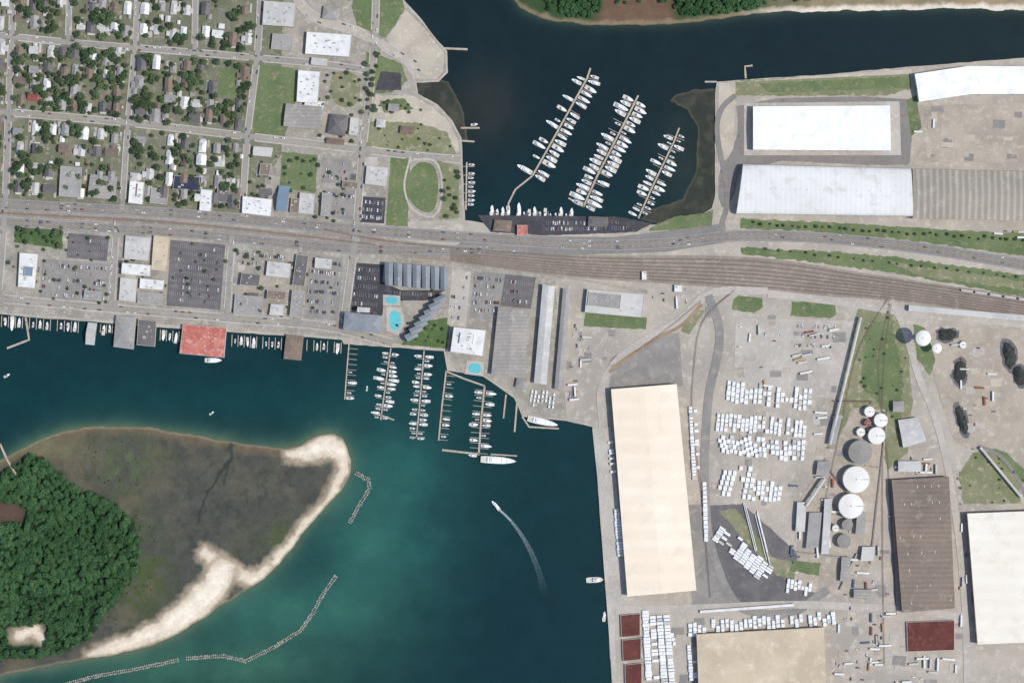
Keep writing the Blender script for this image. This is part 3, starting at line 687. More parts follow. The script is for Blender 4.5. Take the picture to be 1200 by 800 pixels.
# houses
def house_mesh(i):
    rf = ['r_lgrey', 'r_dgrey', 'r_white', 'r_grey', 'r_brown', 'r_lgrey', 'r_white', 'r_dgrey', 'r_grey', 'r_grey', 'r_white', 'r_brown', 'r_lgrey', 'r_grey'][i % 14]
    if i == 8: rf = 'r_red'
    wl = random.choice(['w_white', 'w_tan', 'w_brick', 'w_grey', 'w_white']); mb = MB(); w, d = U(8.5, 12), U(11.5, 18); h = random.choice([3.2, 3.2, 6.2])
    def gab(x0, x1, y0, y1, z, rise, ax, k, hip=0, o=.5):
        if ax == 'y':
            m = (x0+x1)/2; c_ = [(x0-o, y0-o), (x1+o, y0-o), (x1+o, y1+o), (x0-o, y1+o)]; r0, r1 = (m, y0-o+hip), (m, y1+o-hip)
            mb.face([(*c_[1], z), (*c_[2], z), (*r1, z+rise), (*r0, z+rise)], k); mb.face([(*c_[3], z), (*c_[0], z), (*r0, z+rise), (*r1, z+rise)], k)
            kk = k if hip else wl; f0 = ([c_[0], c_[1]] if hip else [(x0, y0), (x1, y0)]); f1 = ([c_[2], c_[3]] if hip else [(x1, y1), (x0, y1)])
            q0, q1 = (r0, r1) if hip else ((m, y0), (m, y1))
            mb.face([(*f0[0], z), (*f0[1], z), (*q0, z+rise*(1 if hip else .93))], kk); mb.face([(*f1[0], z), (*f1[1], z), (*q1, z+rise*(1 if hip else .93))], kk)
        else:
            m = (y0+y1)/2; c_ = [(x0-o, y0-o), (x1+o, y0-o), (x1+o, y1+o), (x0-o, y1+o)]
            mb.face([(*c_[0], z), (*c_[1], z), (x1+o, m, z+rise), (x0-o, m, z+rise)], k); mb.face([(*c_[2], z), (*c_[3], z), (x0-o, m, z+rise), (x1+o, m, z+rise)], k)
            for xx in (x0, x1): mb.face([(xx, y0, z), (xx, y1, z), (xx, m, z+rise*.93)], wl)
    B2 = [(-w/2, -d/2), (w/2, -d/2), (w/2, d/2), (-w/2, d/2)]; mb.prism(B2, B2, 0, h, wl, cap=False); wallbits(mb, B2, h, 'win')
    gab(-w/2, w/2, -d/2, d/2, h-.05, w*.3, 'y', rf, hip=random.choice([0, 0, w*.45]))
    if R() < .65:
        s_ = random.choice((-1, 1)); ww = U(3, 6); y0 = U(-d*.35, d*.05); y1 = y0+U(5, 8); x0, x1 = (w/2, w/2+ww) if s_ > 0 else (-w/2-ww, -w/2)
        E = [(x0, y0), (x1, y0), (x1, y1), (x0, y1)]; mb.prism(E, E, 0, 2.9, wl, cap=False); gab(x0, x1, y0, y1, 2.88, 1.5, 'x', rf)
    pw = w*.8; mb.prism([(-pw/2, -d/2-2.6), (pw/2, -d/2-2.6), (pw/2, -d/2-.05), (-pw/2, -d/2-.05)], [(-pw/2, -d/2-2.6), (pw/2, -d/2-2.6), (pw/2, -d/2-.05), (-pw/2, -d/2-.05)], 0, .4, 'conc')
    mb.face([(-pw/2-.2, -d/2-2.9, 2.35), (pw/2+.2, -d/2-2.9, 2.35), (pw/2+.2, -d/2-.06, 2.8), (-pw/2-.2, -d/2-.06, 2.8)], rf if R() < .6 else 'r_lgrey')
    for x in (-pw/2+.1, 0, pw/2-.1): mb.box(x, -d/2-2.6, .4, .2, .2, 1.95, 'w_white')
    mb.box(U(-1, 1), U(-d*.2, d*.3), h+.5, .7, .7, w*.3+.5, 'w_brick')
    return mb.mesh('house')
HS_ = [house_mesh(i) for i in range(36)]
def shed_mesh(k):
    mb = MB(); B2 = [(-2, -2.5), (2, -2.5), (2, 2.5), (-2, 2.5)]; mb.prism(B2, B2, 0, 2.3, 'w_grey', cap=False); wallbits(mb, B2, 2.3, 'win')
    mb.face([(2.3, -2.8, 2.25), (2.3, 2.8, 2.25), (0, 2.8, 3.3), (0, -2.8, 3.3)], k); mb.face([(-2.3, 2.8, 2.25), (-2.3, -2.8, 2.25), (0, -2.8, 3.3), (0, 2.8, 3.3)], k)
    for y in (-2.5, 2.5): mb.face([(-2, y, 2.3), (2, y, 2.3), (0, y, 3.2)], 'w_grey')
    return mb.mesh('garden_shed')
SH = [shed_mesh(k) for k in ('r_white', 'r_grey', 'r_lgrey', 'r_brown')]
# trees
def tree_mesh(l1, l2, n=420, R0=5.0):
    mb = MB(); H = R0*1.5; mb.cyl(0, 0, 0, .38, H*.55, 'bark', 7, .2)
    for i in range(5):
        a = U(0, 6.28); r = R0*.55; z0 = H*.35; z1 = H*.7; x, y = r*math.cos(a), r*math.sin(a); t = .14
        mb.face([(-t, 0, z0), (t, 0, z0), (x+t/2, y, z1), (x-t/2, y, z1)], 'bark'); mb.face([(0, -t, z0), (0, t, z0), (x, y+t/2, z1), (x, y-t/2, z1)], 'bark')
    lobes = [(0, 0, H*.85, R0*.62)]
    for i in range(9):
        a = i*.7+U(-.3, .3); r = R0*U(.35, .68); lobes.append((r*math.cos(a), r*math.sin(a), H*U(.55, .88), R0*U(.26, .46)))
    for i in range(n):
        lx, ly, lz, lr = random.choice(lobes); v = Vector((random.gauss(0, 1), random.gauss(0, 1), random.gauss(.4, 1))).normalized()
        p = Vector((lx, ly, lz))+v*lr*U(.65, 1.08); nn = (v+Vector((U(-.7, .7), U(-.7, .7), U(-.2, .7)))).normalized()
        t1 = nn.orthogonal().normalized(); t2 = nn.cross(t1); a = U(0, 3.14); t1, t2 = t1*math.cos(a)+t2*math.sin(a), t2*math.cos(a)-t1*math.sin(a)
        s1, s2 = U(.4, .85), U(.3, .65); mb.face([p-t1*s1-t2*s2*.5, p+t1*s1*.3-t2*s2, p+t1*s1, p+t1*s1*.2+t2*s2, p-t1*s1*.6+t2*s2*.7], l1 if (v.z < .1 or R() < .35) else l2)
    return mb.mesh('tree_mesh')
TR = [tree_mesh('leaf', 'leaf2') for _ in range(3)]+[tree_mesh('leaf', 'leaf') for _ in range(5)]
FT = [tree_mesh('fleaf', 'fleaf2', 380) for _ in range(6)]
def tree(px, py, sc=1, z=1.45, name='oak_tree', par=None, T=None):
    x, y = W(px, py); inst(name, random.choice(T or TR), (x, y, z), U(0, 6.28), (sc*U(.9, 1.1), sc*U(.9, 1.1), sc*U(.85, 1.15)), par)
# residential blocks
TK = []; dw = MB(); dwi = [0]
RD = [(np.array(dens([q for q in r[0] if -200 < q[0] < 560 and -200 < q[1] < 420], 3)), r[1]) for r in ROADS if len([q for q in r[0] if -200 < q[0] < 560 and -200 < q[1] < 420]) > 1]
def onroad(p, pad=2): return any(np.min(np.hypot(a[:, 0]-p[0], a[:, 1]-p[1])) < w/2+pad for a, w in RD)
def block(q, rows, cols, ph=.9, rot=None, treen=0, keep=None):
    a, b, c_, d_ = q
    for r in range(rows):
        for k in range(cols):
            if R() > ph: continue
            u, v = (k+.5+U(-.18, .18))/cols, (r+.5)/rows
            x = (a[0]*(1-u)+b[0]*u)*(1-v)+(d_[0]*(1-u)+c_[0]*u)*v; y = (a[1]*(1-u)+b[1]*u)*(1-v)+(d_[1]*(1-u)+c_[1]*u)*v+U(-3.5, 3.5)
            if keep and any(x0 < x < x1 and y0 < y < y1 for x0, y0, x1, y1 in keep): continue
            wx, wy = W(x, y); TK.append((x, y)); rz = -.08+(0 if v > .5 else math.pi)+U(-.03, .03)+(math.pi/2 if R() < .25 else 0)
            inst('house', random.choice(HS_), (wx, wy, 1.5), rz, U(.8, 1.15))
            sg = -1 if v > .5 else 1; dx = random.choice((-8, 8)); dwi[0] += 1
            if R() < .75: dw.box(wx+dx, wy+sg*4, 1.7, 3.2*U(.8, 1.6), U(9, 17), .02+.004*(dwi[0] % 12)+.1, random.choice(('conc', 'dirt', 'lot', 'paleroad')), rot=-.08)
            if R() < .5: inst('garden_shed', random.choice(SH), (wx+U(-9, 9), wy+(U(11, 15) if v > .5 else -U(11, 15)), 1.5), rz, U(.8, 1.6))
            if R() < .55: car(wx+dx, wy+sg*U(0, 8), math.pi/2-.08, 1.8)
    gr = scat(list(q), max(3, treen//9))
    for i in range(int(treen*2.1)):
        g = random.choice(gr); p = scat(list(q), 1)[0] if R() < .45 else (g[0]+random.gauss(0, 6), g[1]+random.gauss(0, 6))
        if inpoly(p, list(q)) and all(math.dist(p, t) > 4.2 for t in TK) and not (keep and any(x0 < p[0] < x1 and y0 < p[1] < y1 for x0, y0, x1, y1 in keep)): tree(*p, U(.45, 1.25))
block([(20, -30), (78, -30), (74, 40), (18, 36)], 3, 4, .9, treen=30); block([(90, -30), (160, -30), (154, 48), (86, 42)], 3, 5, .9, treen=40)
block([(-50, -30), (12, -30), (10, 36), (-50, 30)], 3, 4, treen=20)
block([(168, -30), (226, -30), (222, 52), (162, 48)], 3, 4, .9, treen=30); block([(236, -30), (300, -30), (296, 60), (232, 54)], 3, 4, .85, treen=24)
block([(18, 50), (150, 60), (146, 136), (15, 126)], 4, 8, .86, treen=150); block([(-60, 46), (8, 50), (6, 124), (-60, 120)], 4, 4, .88, treen=30)
block([(160, 66), (296, 76), (288, 152), (154, 140)], 4, 8, .84, treen=110, keep=[(254, 78, 282, 120)])
block([(16, 140), (146, 150), (140, 238), (12, 228)], 4, 7, .84, treen=74); block([(156, 152), (286, 166), (278, 244), (148, 236)], 4, 7, .8, treen=54)
block([(-60, 136), (4, 140), (0, 228), (-60, 222)], 4, 4, .85, treen=20)
dw.obj('driveways')
sheet('grass_field', [(256, 80), (280, 82), (278, 116), (252, 112)], 'grass', r=1)
# specified buildings
HB = 'commercial_building'
for a in [((310, 2, 348, 30), 7, 'r_lgrey'), ((360, 38, 413, 64), 7, 'r_white'), ((350, 83, 376, 120), 7, 'r_white'), ((358, 118, 382, 128), 5, 'r_white')]:
    (x0, y0, x1, y1) = a[0]; t = (x1-x0)*.07
    bld(HB, [(x0, y0), (x1, y0+t), (x1-3, y1+t), (x0-2, y1)], a[1], 'flat', a[2])
bld(HB, [(336, 122), (378, 126), (376, 153), (333, 148)], 7, 'gable', 'r_ribg', rise=2)
bld(HB, [(430, 195), (456, 197), (454, 219), (428, 216)], 6, 'flat', 'r_lgrey')
bld(HB, [(72, 195), (97, 197), (95, 232), (70, 230)], 7, 'flat', 'r_grey'); bld(HB, [(107, 205), (138, 208), (136, 234), (104, 231)], 6, 'gable', 'r_ribg', rise=2)
bld(HB, [(205, 206), (237, 208), (235, 224), (203, 222)], 6, 'flat', 'r_navy', units=2); bld(HB, [(153, 212), (170, 214), (168, 240), (151, 238)], 6, 'flat', 'r_white')
bld(HB, [(236, 222), (250, 223), (248, 248), (234, 247)], 6, 'flat', 'r_white'); bld(HB, [(285, 230), (320, 234), (318, 254), (284, 250)], 6, 'flat', 'r_white')
bld(HB, [(328, 218), (340, 219), (336, 248), (324, 247)], 5, 'gable', 'r_blue'); bld(HB, [(352, 226), (370, 228), (368, 252), (350, 250)], 6, 'flat', 'r_lgrey')
bld(HB, [(342, 232), (351, 233), (349, 250), (340, 249)], 5, 'flat', 'r_brown'); bld(HB, [(388, 134), (408, 136), (404, 160), (384, 156)], 6, 'hip', 'r_dgrey')
bld(HB, [(378, 226), (390, 227), (387, 254), (376, 253)], 6, 'flat', 'r_grey'); bld(HB, [(402, 212), (420, 214), (419, 222), (401, 220)], 5, 'flat', 'r_brown')
bld(HB, [(256, 212), (270, 213), (268, 238), (254, 236)], 5, 'flat', 'r_dgrey'); bld(HB, [(178, 220), (198, 222), (196, 240), (176, 238)], 5, 'flat', 'r_grey'); bld(HB, [(298, 172), (320, 174), (318, 184), (297, 182)], 5, 'gable', 'r_lgrey')
for q, k_, r_ in (([(411, 138), (422, 139), (420, 160), (409, 158)], 'flat', 'r_lgrey'), ([(384, 162), (404, 164), (403, 170), (383, 168)], 'gable', 'r_brown'), ([(442, 140), (452, 141), (451, 150), (441, 149)], 'hip', 'r_lgrey'), ([(456, 122), (468, 123), (467, 131), (455, 130)], 'gable', 'r_grey'), ([(470, 148), (486, 150), (485, 158), (469, 156)], 'hip', 'r_brown'),
                  ([(320, 40), (344, 42), (342, 60), (318, 58)], 'flat', 'r_grey'), ([(366, 68), (384, 70), (383, 78), (365, 76)], 'gable', 'r_lgrey'), ([(306, 192), (318, 193), (316, 206), (304, 205)], 'flat', 'r_brown'), ([(380, 8), (398, 10), (396, 24), (378, 22)], 'hip', 'r_grey')):
    bld(HB, q, 5, k_, r_)
# south of highway
bld(HB, [(24, 296), (46, 298), (42, 338), (22, 336)], 6, 'flat', 'r_white'); bld(HB, [(30, 312), (40, 313), (39, 324), (29, 323)], 8, 'flat', 'r_blue', units=0)
for q, r in (([(148, 276), (178, 279), (175, 306), (146, 303)], 'r_lgrey'), ([(181, 276), (200, 278), (196, 318), (178, 316)], 'r_tan'), ([(144, 308), (178, 311), (177, 324), (143, 321)], 'r_white'), ([(142, 325), (162, 327), (160, 354), (140, 352)], 'r_lgrey'),
             ([(165, 326), (194, 329), (192, 340), (164, 338)], 'r_white'), ([(162, 342), (192, 344), (190, 358), (162, 355)], 'r_grey'), ([(276, 345), (309, 348), (307, 370), (274, 367)], 'r_grey'), ([(314, 306), (342, 309), (340, 326), (312, 323)], 'r_lgrey'),
             ([(348, 298), (362, 300), (357, 336), (343, 334)], 'r_dgrey'), ([(343, 340), (358, 342), (354, 372), (340, 370)], 'r_grey'), ([(370, 302), (390, 304), (389, 316), (369, 314)], 'r_lgrey'), ([(284, 320), (306, 322), (304, 336), (282, 334)], 'r_dgrey'),
             ([(314, 340), (336, 342), (334, 352), (313, 350)], 'r_brown'), ([(100, 340), (120, 342), (119, 352), (99, 350)], 'r_grey'), ([(318, 356), (334, 357), (333, 370), (316, 369)], 'r_lgrey')):
    bld(HB, q, U(5, 8), 'flat', r)
for q in scat([(276, 284), (345, 292), (338, 345), (312, 345), (274, 338)], 6, 12): tree(*q, U(.6, 1))
# waterfront restaurants on piles
bld('waterfront_restaurant', [(137, 370), (160, 372), (157, 409), (134, 406)], 6, 'hip', 'r_grey', rise=3); bld('waterfront_restaurant', [(163, 374), (184, 376), (182, 406), (161, 404)], 6, 'flat', 'r_dgrey')
bld('waterfront_restaurant', [(215, 380), (266, 384), (263, 419), (211, 414)], 6, 'flat', 'r_redpink', 'w_white', units=6); bld('waterfront_restaurant', [(336, 392), (356, 394), (353, 422), (333, 420)], 5, 'hip', 'r_brown', rise=2.5)
bld('boathouse', [(104, 378), (114, 379), (111, 404), (101, 403)], 4, 'gable', 'r_lgrey')
# condos
for i in range(7):
    x = 452+i*10.8; y = 308+i*.9
    bld('condominium_building', [(x, y+26), (x-.5, y), (x+9, y+.8), (x+8.5, y+27)], 12+(i % 2), 'gable', 'r_silver', 'w_grey', rise=3.2)
for i in range(7):
    x = 514-i*5.6; y = 348+i*7
    bld('condominium_building', [(x-6, y+3), (x+6, y-3), (x+10, y+3.6), (x-2, y+10)], 12+(i % 2), 'gable', 'r_silver', 'w_grey', rise=2.6)
bld('condominium_building', [(405, 366), (448, 370), (446, 390), (403, 386)], 12, 'hip', 'r_silver', 'w_grey', rise=4); bld('condominium_building', [(420, 360), (434, 361), (433, 366), (419, 365)], 12, 'gable', 'r_lgrey')
def pool(pts):
    sheet('pool_deck', [(sum(p[0] for p in pts)/len(pts)+(p[0]-sum(q[0] for q in pts)/len(pts))*1.45, sum(p[1] for p in pts)/len(pts)+(p[1]-sum(q[1] for q in pts)/len(pts))*1.4) for p in pts], 'conc', 'b'); sheet('swimming_pool', pts, 'bluepool', 'c', sm=1)
pool([(452, 347), (466, 348), (466, 356), (452, 356)]); pool([(456, 364), (468, 364), (471, 378), (466, 388), (456, 384)]); pool([(550, 425), (564, 426), (563, 438), (548, 436)])
bld('hotel_building', [(532, 383), (570, 387), (566, 417), (528, 412)], 12, 'flat', 'r_white', 'w_white', units=8); bld('hotel_wing', [(540, 390), (556, 392), (554, 404), (538, 402)], 15, 'flat', 'r_white', 'w_white', units=2)
bld('boat_storage_warehouse', [(618, 364), (616, 442), (576, 438), (584, 360)], 9, 'gable', 'r_ribg', 'w_grey', rise=3, style='ware')
bld('dry_stack_boat_shed', [(650, 336), (640, 450), (626, 448), (636, 334)], 9, 'gable', 'r_lgrey', 'w_grey', rise=2, style='ware'); bld('dry_stack_boat_shed', [(668, 340), (658, 456), (650, 455), (660, 338)], 7, 'gable', 'r_grey', 'w_grey', rise=1.5, style='ware')
bld('marina_office', [(606, 443), (618, 445), (616, 455), (604, 453)], 5, 'hip', 'r_grey')
bld('port_office_building', [(688, 339), (755, 345), (752, 372), (685, 366)], 8, 'flat', 'r_lgrey', 'w_grey', units=6, style='ware'); bld('port_office_building', [(690, 342), (728, 345.5), (726, 362), (688, 358)], 9.5, 'flat', 'r_grey', units=4)
bld('restaurant_building', [(580, 258), (600, 259), (598, 272), (578, 270)], 5, 'hip', 'r_brown'); bld('restaurant_building', [(606, 264), (618, 264), (618, 276), (606, 276)], 5, 'flat', 'r_redpink'); bld('restaurant_building', [(690, 254), (712, 255), (711, 266), (689, 265)], 5, 'hip', 'r_dgrey')
# warehouses
WN = 'warehouse'
bld(WN, [(815, 690), (792, 450), (716, 456), (735, 697)], 13, 'gable', 'r_cream', 'w_tan', rise=1.6, style='ware'); bld(WN, [(882, 126), (1041, 125), (1042, 177), (882, 176)], 12, 'gable', 'r_wh', 'w_white', rise=2, style='ware')
bld(WN, [(870, 193), (1066, 198), (1068, 254), (862, 251)], 9, 'barrel', 'r_ribw', 'w_white', rise=10, style='ware', ridge='r_white'); bld(WN, [(1068.5, 199), (1420, 206), (1420, 264), (1068.5, 256)], 11, 'gable', 'r_ribt', 'w_tan', rise=6, style='ware')
bld(WN, [(1071, 88), (1132, 79), (1136, 111), (1076, 120)], 11, 'gable', 'r_wh', 'w_white', rise=2, style='ware'); bld(WN, [(1132.5, 79), (1330, 80), (1330, 110), (1136.5, 111)], 11, 'gable', 'r_wh', 'w_white', rise=2, style='ware')
bld(WN, [(1310, 594), (1318, 745), (1144, 753), (1132, 601)], 13, 'gable', 'r_cream2', 'w_tan', rise=3, style='ware')
bld(WN, [(1044, 562), (1110, 558), (1117, 711), (1056, 716)], 11, 'gable', 'r_ribb', 'w_brick', nr=4, rise=2.5, style='ware', lights=True)
bld(WN, [(816, 742), (964, 734), (968, 850), (820, 856)], 11, 'gable', 'r_tan', 'w_tan', rise=2.5, style='ware')
for q in ([(1052, 492), (1074, 489), (1084, 516), (1058, 524)], [(948, 600), (962, 600), (958, 640), (944, 642)], [(966, 584), (974, 584), (970, 648), (962, 648)], [(1052, 540), (1078, 540), (1078, 552), (1052, 552)], [(1004, 600), (1014, 600), (1012, 625), (1002, 625)], [(978, 486), (986, 486), (978, 520), (970, 520)],
          [(958, 540), (972, 540), (970, 556), (956, 556)], [(934, 588), (944, 588), (942, 622), (932, 622)], [(1010, 640), (1024, 640), (1022, 656), (1008, 656)], [(1046, 470), (1058, 470), (1058, 482), (1046, 482)], [(986, 652), (996, 652), (994, 680), (984, 680)], [(1000, 690), (1020, 690), (1020, 700), (1000, 700)]):
    bld('industrial_shed', q, 7, 'gable', random.choice(['r_ribg', 'r_grey', 'r_brown', 'r_lgrey']), 'w_grey', rise=2, style='ware')
for q in ((1062, 727, 1118, 762), (727, 719, 750, 745), (729, 748, 751, 773), (732, 777, 752, 812)):
    x0, y0, x1, y1 = q; bld('bulk_material_bin', [(x0, y0+1), (x1, y0-1), (x1, y1-1), (x0+1, y1+1)], 3, 'flat', 'coal', 'conc', units=0, style='ware')
bld('guard_house', [(790, 334), (800, 334), (800, 342), (790, 342)], 4, 'flat', 'r_white'); bld('guard_house', [(752, 318), (758, 318), (758, 328), (752, 328)], 4, 'flat', 'r_white')
# tanks
def tank(px, py, r, h, k):
    mb = MB(); r *= S; mb.cyl(0, 0, 0, r, h, k, 40, cone=r*.1); mb.cyl(0, 0, -.1, r+1, .6, 'conc', 32)
    for i in range(36):
        a = 2*math.pi*i/36; mb.box((r-.1)*math.cos(a), (r-.1)*math.sin(a), h, .12, .12, 1.1, 'w_grey')
    for i in range(22):
        a = i*.08; mb.box((r+.5)*math.cos(a), (r+.5)*math.sin(a), h*i/22, .8, .9, .12, 'w_grey', rot=a)
    mb.cyl(0, 0, h+r*.1-.2, 1, .6, 'w_grey', 12); mb.box(r*.5, 0, h+r*.05, r, .8, .25, 'w_grey'); mb.obj('storage_tank', (*W(px, py), 1.6))
for t in ((1031, 492, 8, 12, 'tankw'), (1018, 482, 6, 10, 'tankw'), (1026, 510, 10, 12, 'tankw'), (1007, 529, 14, 12, 'tankg'), (1002, 561, 15.5, 13, 'tankw'), (996, 592, 14.5, 13, 'tankw'), (988, 633, 8, 10, 'tankg'), (992, 614, 6.5, 10, 'tankg'),
          (1016, 495, 4, 8, 'tankr'), (1008, 506, 5, 8, 'tankw'), (978, 618, 4, 12, 'tankw'), (1128, 404, 4, 5, 'tankw')): tank(*t)
def wtower(px, py, r, h):
    mb = MB(); r *= S; mb.cyl(0, 0, 0, r*.35, h*.7, 'tankw', 16, r*.22); n = 28
    prof = [(.22, .7), (.6, .74), (.95, .82), (1, .88), (.9, .95), (.55, 1.0), (.01, 1.03)]
    for (a, z0), (b, z1) in zip(prof, prof[1:]): mb.cyl(0, 0, h*z0, r*a, h*(z1-z0), 'tankw', n, r*b)
    for i in range(24):
        a = 2*math.pi*i/24; mb.box(r*1.03*math.cos(a), r*1.03*math.sin(a), h*.86, .15, .15, 1.4, 'w_grey')
    mb.cyl(0, 0, h*1.03, .6, 1, 'w_grey', 8); mb.obj('water_tower', (*W(px, py), 1.5))
wtower(1077, 396, 9.5, 38); wtower(1095, 408, 6, 22)
# conveyors
def gallery(a, b, w, h, k='r_lgrey'):
    a, b = W(*a), W(*b); L = math.dist(a, b); an = math.atan2(b[1]-a[1], b[0]-a[0]); mb = MB()
    mb.prism([(0, -w/2), (L, -w/2), (L, w/2), (0, w/2)], [(0, -w/2), (L, -w/2), (L, w/2), (0, w/2)], h, h+2.5, 'w_grey', cap=False)
    mb.face([(0, -w/2-.1, h+2.5), (L, -w/2-.1, h+2.5), (L, 0, h+3.2), (0, 0, h+3.2)], k); mb.face([(0, 0, h+3.2), (L, 0, h+3.2), (L, w/2+.1, h+2.5), (0, w/2+.1, h+2.5)], k)
    for i in range(int(L/15)+1):
        for y in (-w/2+.3, w/2-.3): mb.box(min(L-.5, i*15+.5), y, 0, .5, .5, h, 'w_grey')
    mb.obj('conveyor_gallery', (*a, 1.5), an)
gallery((1064, 361), (1330, 384), 8, 5, 'r_lgrey'); gallery((1008, 372), (972, 520), 3.2, 6, 'r_lgrey'); gallery((966, 560), (944, 592), 3, 8); gallery((820, 716), (930, 708), 3.5, 2, 'r_white'); gallery((1148, 524), (1196, 582), 3, 4)
# pipe racks in the tank farm
pr = MB(); zz_ = 0
for a, b in (((1040, 480), (1020, 660)), ((968, 545), (1010, 600)), ((1022, 470), (976, 470)), ((930, 646), (1000, 654)), ((1014, 545), (1034, 548)), ((1004, 648), (984, 690))):
    for o_ in (-.8, -.3, .3, .8): zz_ += .03; strip(pr, [a, b], .22, 4+zz_, random.choice(('r_lgrey', 'tankg', 'tankr')), o_, 3.6)
    for p in dens([a, b], 6): x, y = W(*p); pr.box(x, y, 1.5, 3, .3, 2.0, 'steel')
pr.obj('pipe_rack')
# ------------------------------------------------------------ cargo
def cargo(q, rows, cols, occ=.85, h=3.2, gap=(.84, .94), jit=.12, nm='tarped_cargo_stacks'):
    A, B, Cc, D = [Vector(W(*p)) for p in q]; mb = MB(); an = math.atan2(B.y-A.y, B.x-A.x); Lu = (B-A).length/cols; Lv = (D-A).length/rows
    for c_ in range(cols):
        o = U(-jit, jit)*2; oc = 1 if R() < .8 else occ*.5
        for r in range(rows):
            if R() > (oc if 0 < r < rows-1 else oc*occ*.85): continue
            u, v = (c_+.5)/cols, (r+.5+o)/rows; p = A.lerp(B, u).lerp(D.lerp(Cc, u), v); hh = h*U(.6, 1.2); sx, sy = Lu*gap[0]*U(.85, 1.12), Lv*gap[1]*U(.85, 1.1)
            k = 'tarp' if R() < .93 else 'r_lgrey'
            cx, cy = p.x, p.y; ca, sa = math.cos(an), math.sin(an)
            def rc(f): return [(cx+(x*ca-y*sa)*f, cy+(x*sa+y*ca)*f) for x, y in ((-sx/2, -sy/2), (sx/2, -sy/2), (sx/2, sy/2), (-sx/2, sy/2))]
            mb.prism(rc(1), rc(.99), 0, hh*.8, k, cap=False); mb.prism(rc(.99), rc(.8), hh*.8, hh, k)
    mb.obj(nm, (0, 0, 1.95))
cargo([(852, 446), (952, 456), (950, 482), (850, 470)], 4, 19, .8); cargo([(840, 483), (946, 492), (944, 512), (838, 504)], 4, 22, .9); cargo([(838, 508), (944, 516), (942, 542), (846, 530)], 4, 20, .85)
cargo([(850, 543), (888, 546), (880, 586), (838, 578)], 6, 7, .7); cargo([(882, 562), (918, 564), (914, 588), (880, 586)], 4, 7, .75)
for i in range(5):
    x = 846+i*12; y = 612+i*11; cargo([(x, y), (x+13, y+9), (x+1, y+28), (x-12, y+19)], 7, 2, .95, gap=(.95, .95))
cargo([(864, 602), (872, 600), (912, 640), (904, 648)], 1, 8, .7)
cargo([(922, 678), (952, 682), (950, 698), (920, 695)], 3, 7, .85); cargo([(752, 716), (784, 714), (792, 800), (756, 802)], 22, 4, .95, jit=.3, gap=(.92, .94)); cargo([(784, 740), (794, 740), (796, 760), (790, 760)], 4, 2, .7)
cargo([(806, 728), (978, 716), (980, 731), (806, 744)], 3, 32, .75, jit=.2); cargo([(711, 514), (719, 513), (723, 556), (715, 558)], 14, 1, .9); cargo([(718, 596), (727, 595), (732, 650), (723, 652)], 16, 1, .9); cargo([(806, 476), (817, 475), (821, 560), (811, 562)], 22, 2, .8)
cargo([(822, 560), (828, 560), (830, 640), (825, 640)], 16, 1, .6); cargo([(804, 756), (816, 755), (818, 796), (808, 798)], 12, 2, .5)
cargo([(622, 456), (652, 459), (650, 478), (618, 476)], 4, 7, .6, 2, nm='stacked_boats_on_racks', gap=(.5, .8))
# trailers, containers, trucks
for n_, c_ in (('k1', (226, 226, 222)), ('k2', (150, 90, 78)), ('k3', (92, 112, 134)), ('k4', (178, 150, 106))): M[n_] = mat('container_'+n_, c_, v=.08)
def cont(k):
    mb = MB(); mb.box(0, 0, .15, 12.2, 2.44, 2.6, k)
    for i in range(24): mb.box(-5.8+i*.5, 0, 2.76, .2, 2.3, .05, k)
    for x in (-6, 6):
        for y in (-1.13, 1.13): mb.box(x*1.01, y, 0, .2, .26, 2.85, 'w_grey')
    return mb.mesh('shipping_container')
def trailer(k, cab):
    mb = MB(); mb.box(-1, 0, 1.1, 13.6, 2.55, 2.8, k); mb.box(-1, 0, .9, 13, 1, .19, 'rubber')
    for x in ((-6, -4.7) if not cab else (-6, -4.7, 4.6, 5.8, 9.0)):
        for y in (-1.05, 1.05):
            n = 10; c_ = [(x+.5*math.cos(2*math.pi*i/n), .5+.5*math.sin(2*math.pi*i/n)) for i in range(n)]
            mb.face([(a, y+.15, b) for a, b in c_], 'rubber'); mb.face([(a, y-.15, b) for a, b in c_], 'rubber')
            for i in range(n): a, b = c_[i], c_[(i+1) % n]; mb.face([(a[0], y-.15, a[1]), (b[0], y-.15, b[1]), (b[0], y+.15, b[1]), (a[0], y+.15, a[1])], 'rubber')
    if cab: mb.box(7.2, 0, .8, 2.4, 2.4, 2.4, 'cw'); mb.box(9.15, 0, .8, 1.5, 2.0, 1.1, 'cw'); mb.box(5.1, 0, .7, 1.5, 1, .19, 'rubber'); mb.face([(8.43, -1.05, 1.95), (8.43, 1.05, 1.95), (8.43, 1.05, 2.9), (8.43, -1.05, 2.9)], 'glass')
    return mb.mesh('semi_trailer')
CT = [cont(k) for k in ('k1', 'k2', 'k3', 'k4', 'k1', 'k1')]; TL = [trailer('k1', 0), trailer('k1', 1), trailer('r_lgrey', 0)]
def scv(poly, n, kinds=(1, 1, 1), an=None):
    for p in scat(poly, n, 4):
        x, y = W(*p); a = (an if an is not None else random.choice((0, 1.57)))+U(-.1, .1); q = random.choices((0, 1, 2), kinds)[0]
        if q == 0: inst('shipping_container', random.choice(CT), (x, y, 2.0), a)
        elif q == 1:
            t = random.choice(TL); inst('semi_truck' if t is TL[1] else 'semi_trailer', t, (x, y, 2.0), a)
        else: car(x, y, a, 1.95)
scv([(672, 380), (700, 390), (680, 485), (666, 480)], 16, (1, 1, 4)); scv([(862, 376), (915, 376), (905, 440), (862, 440)], 8, (1, 1, 3)); scv([(1050, 530), (1100, 530), (1104, 556), (1050, 558)], 10)
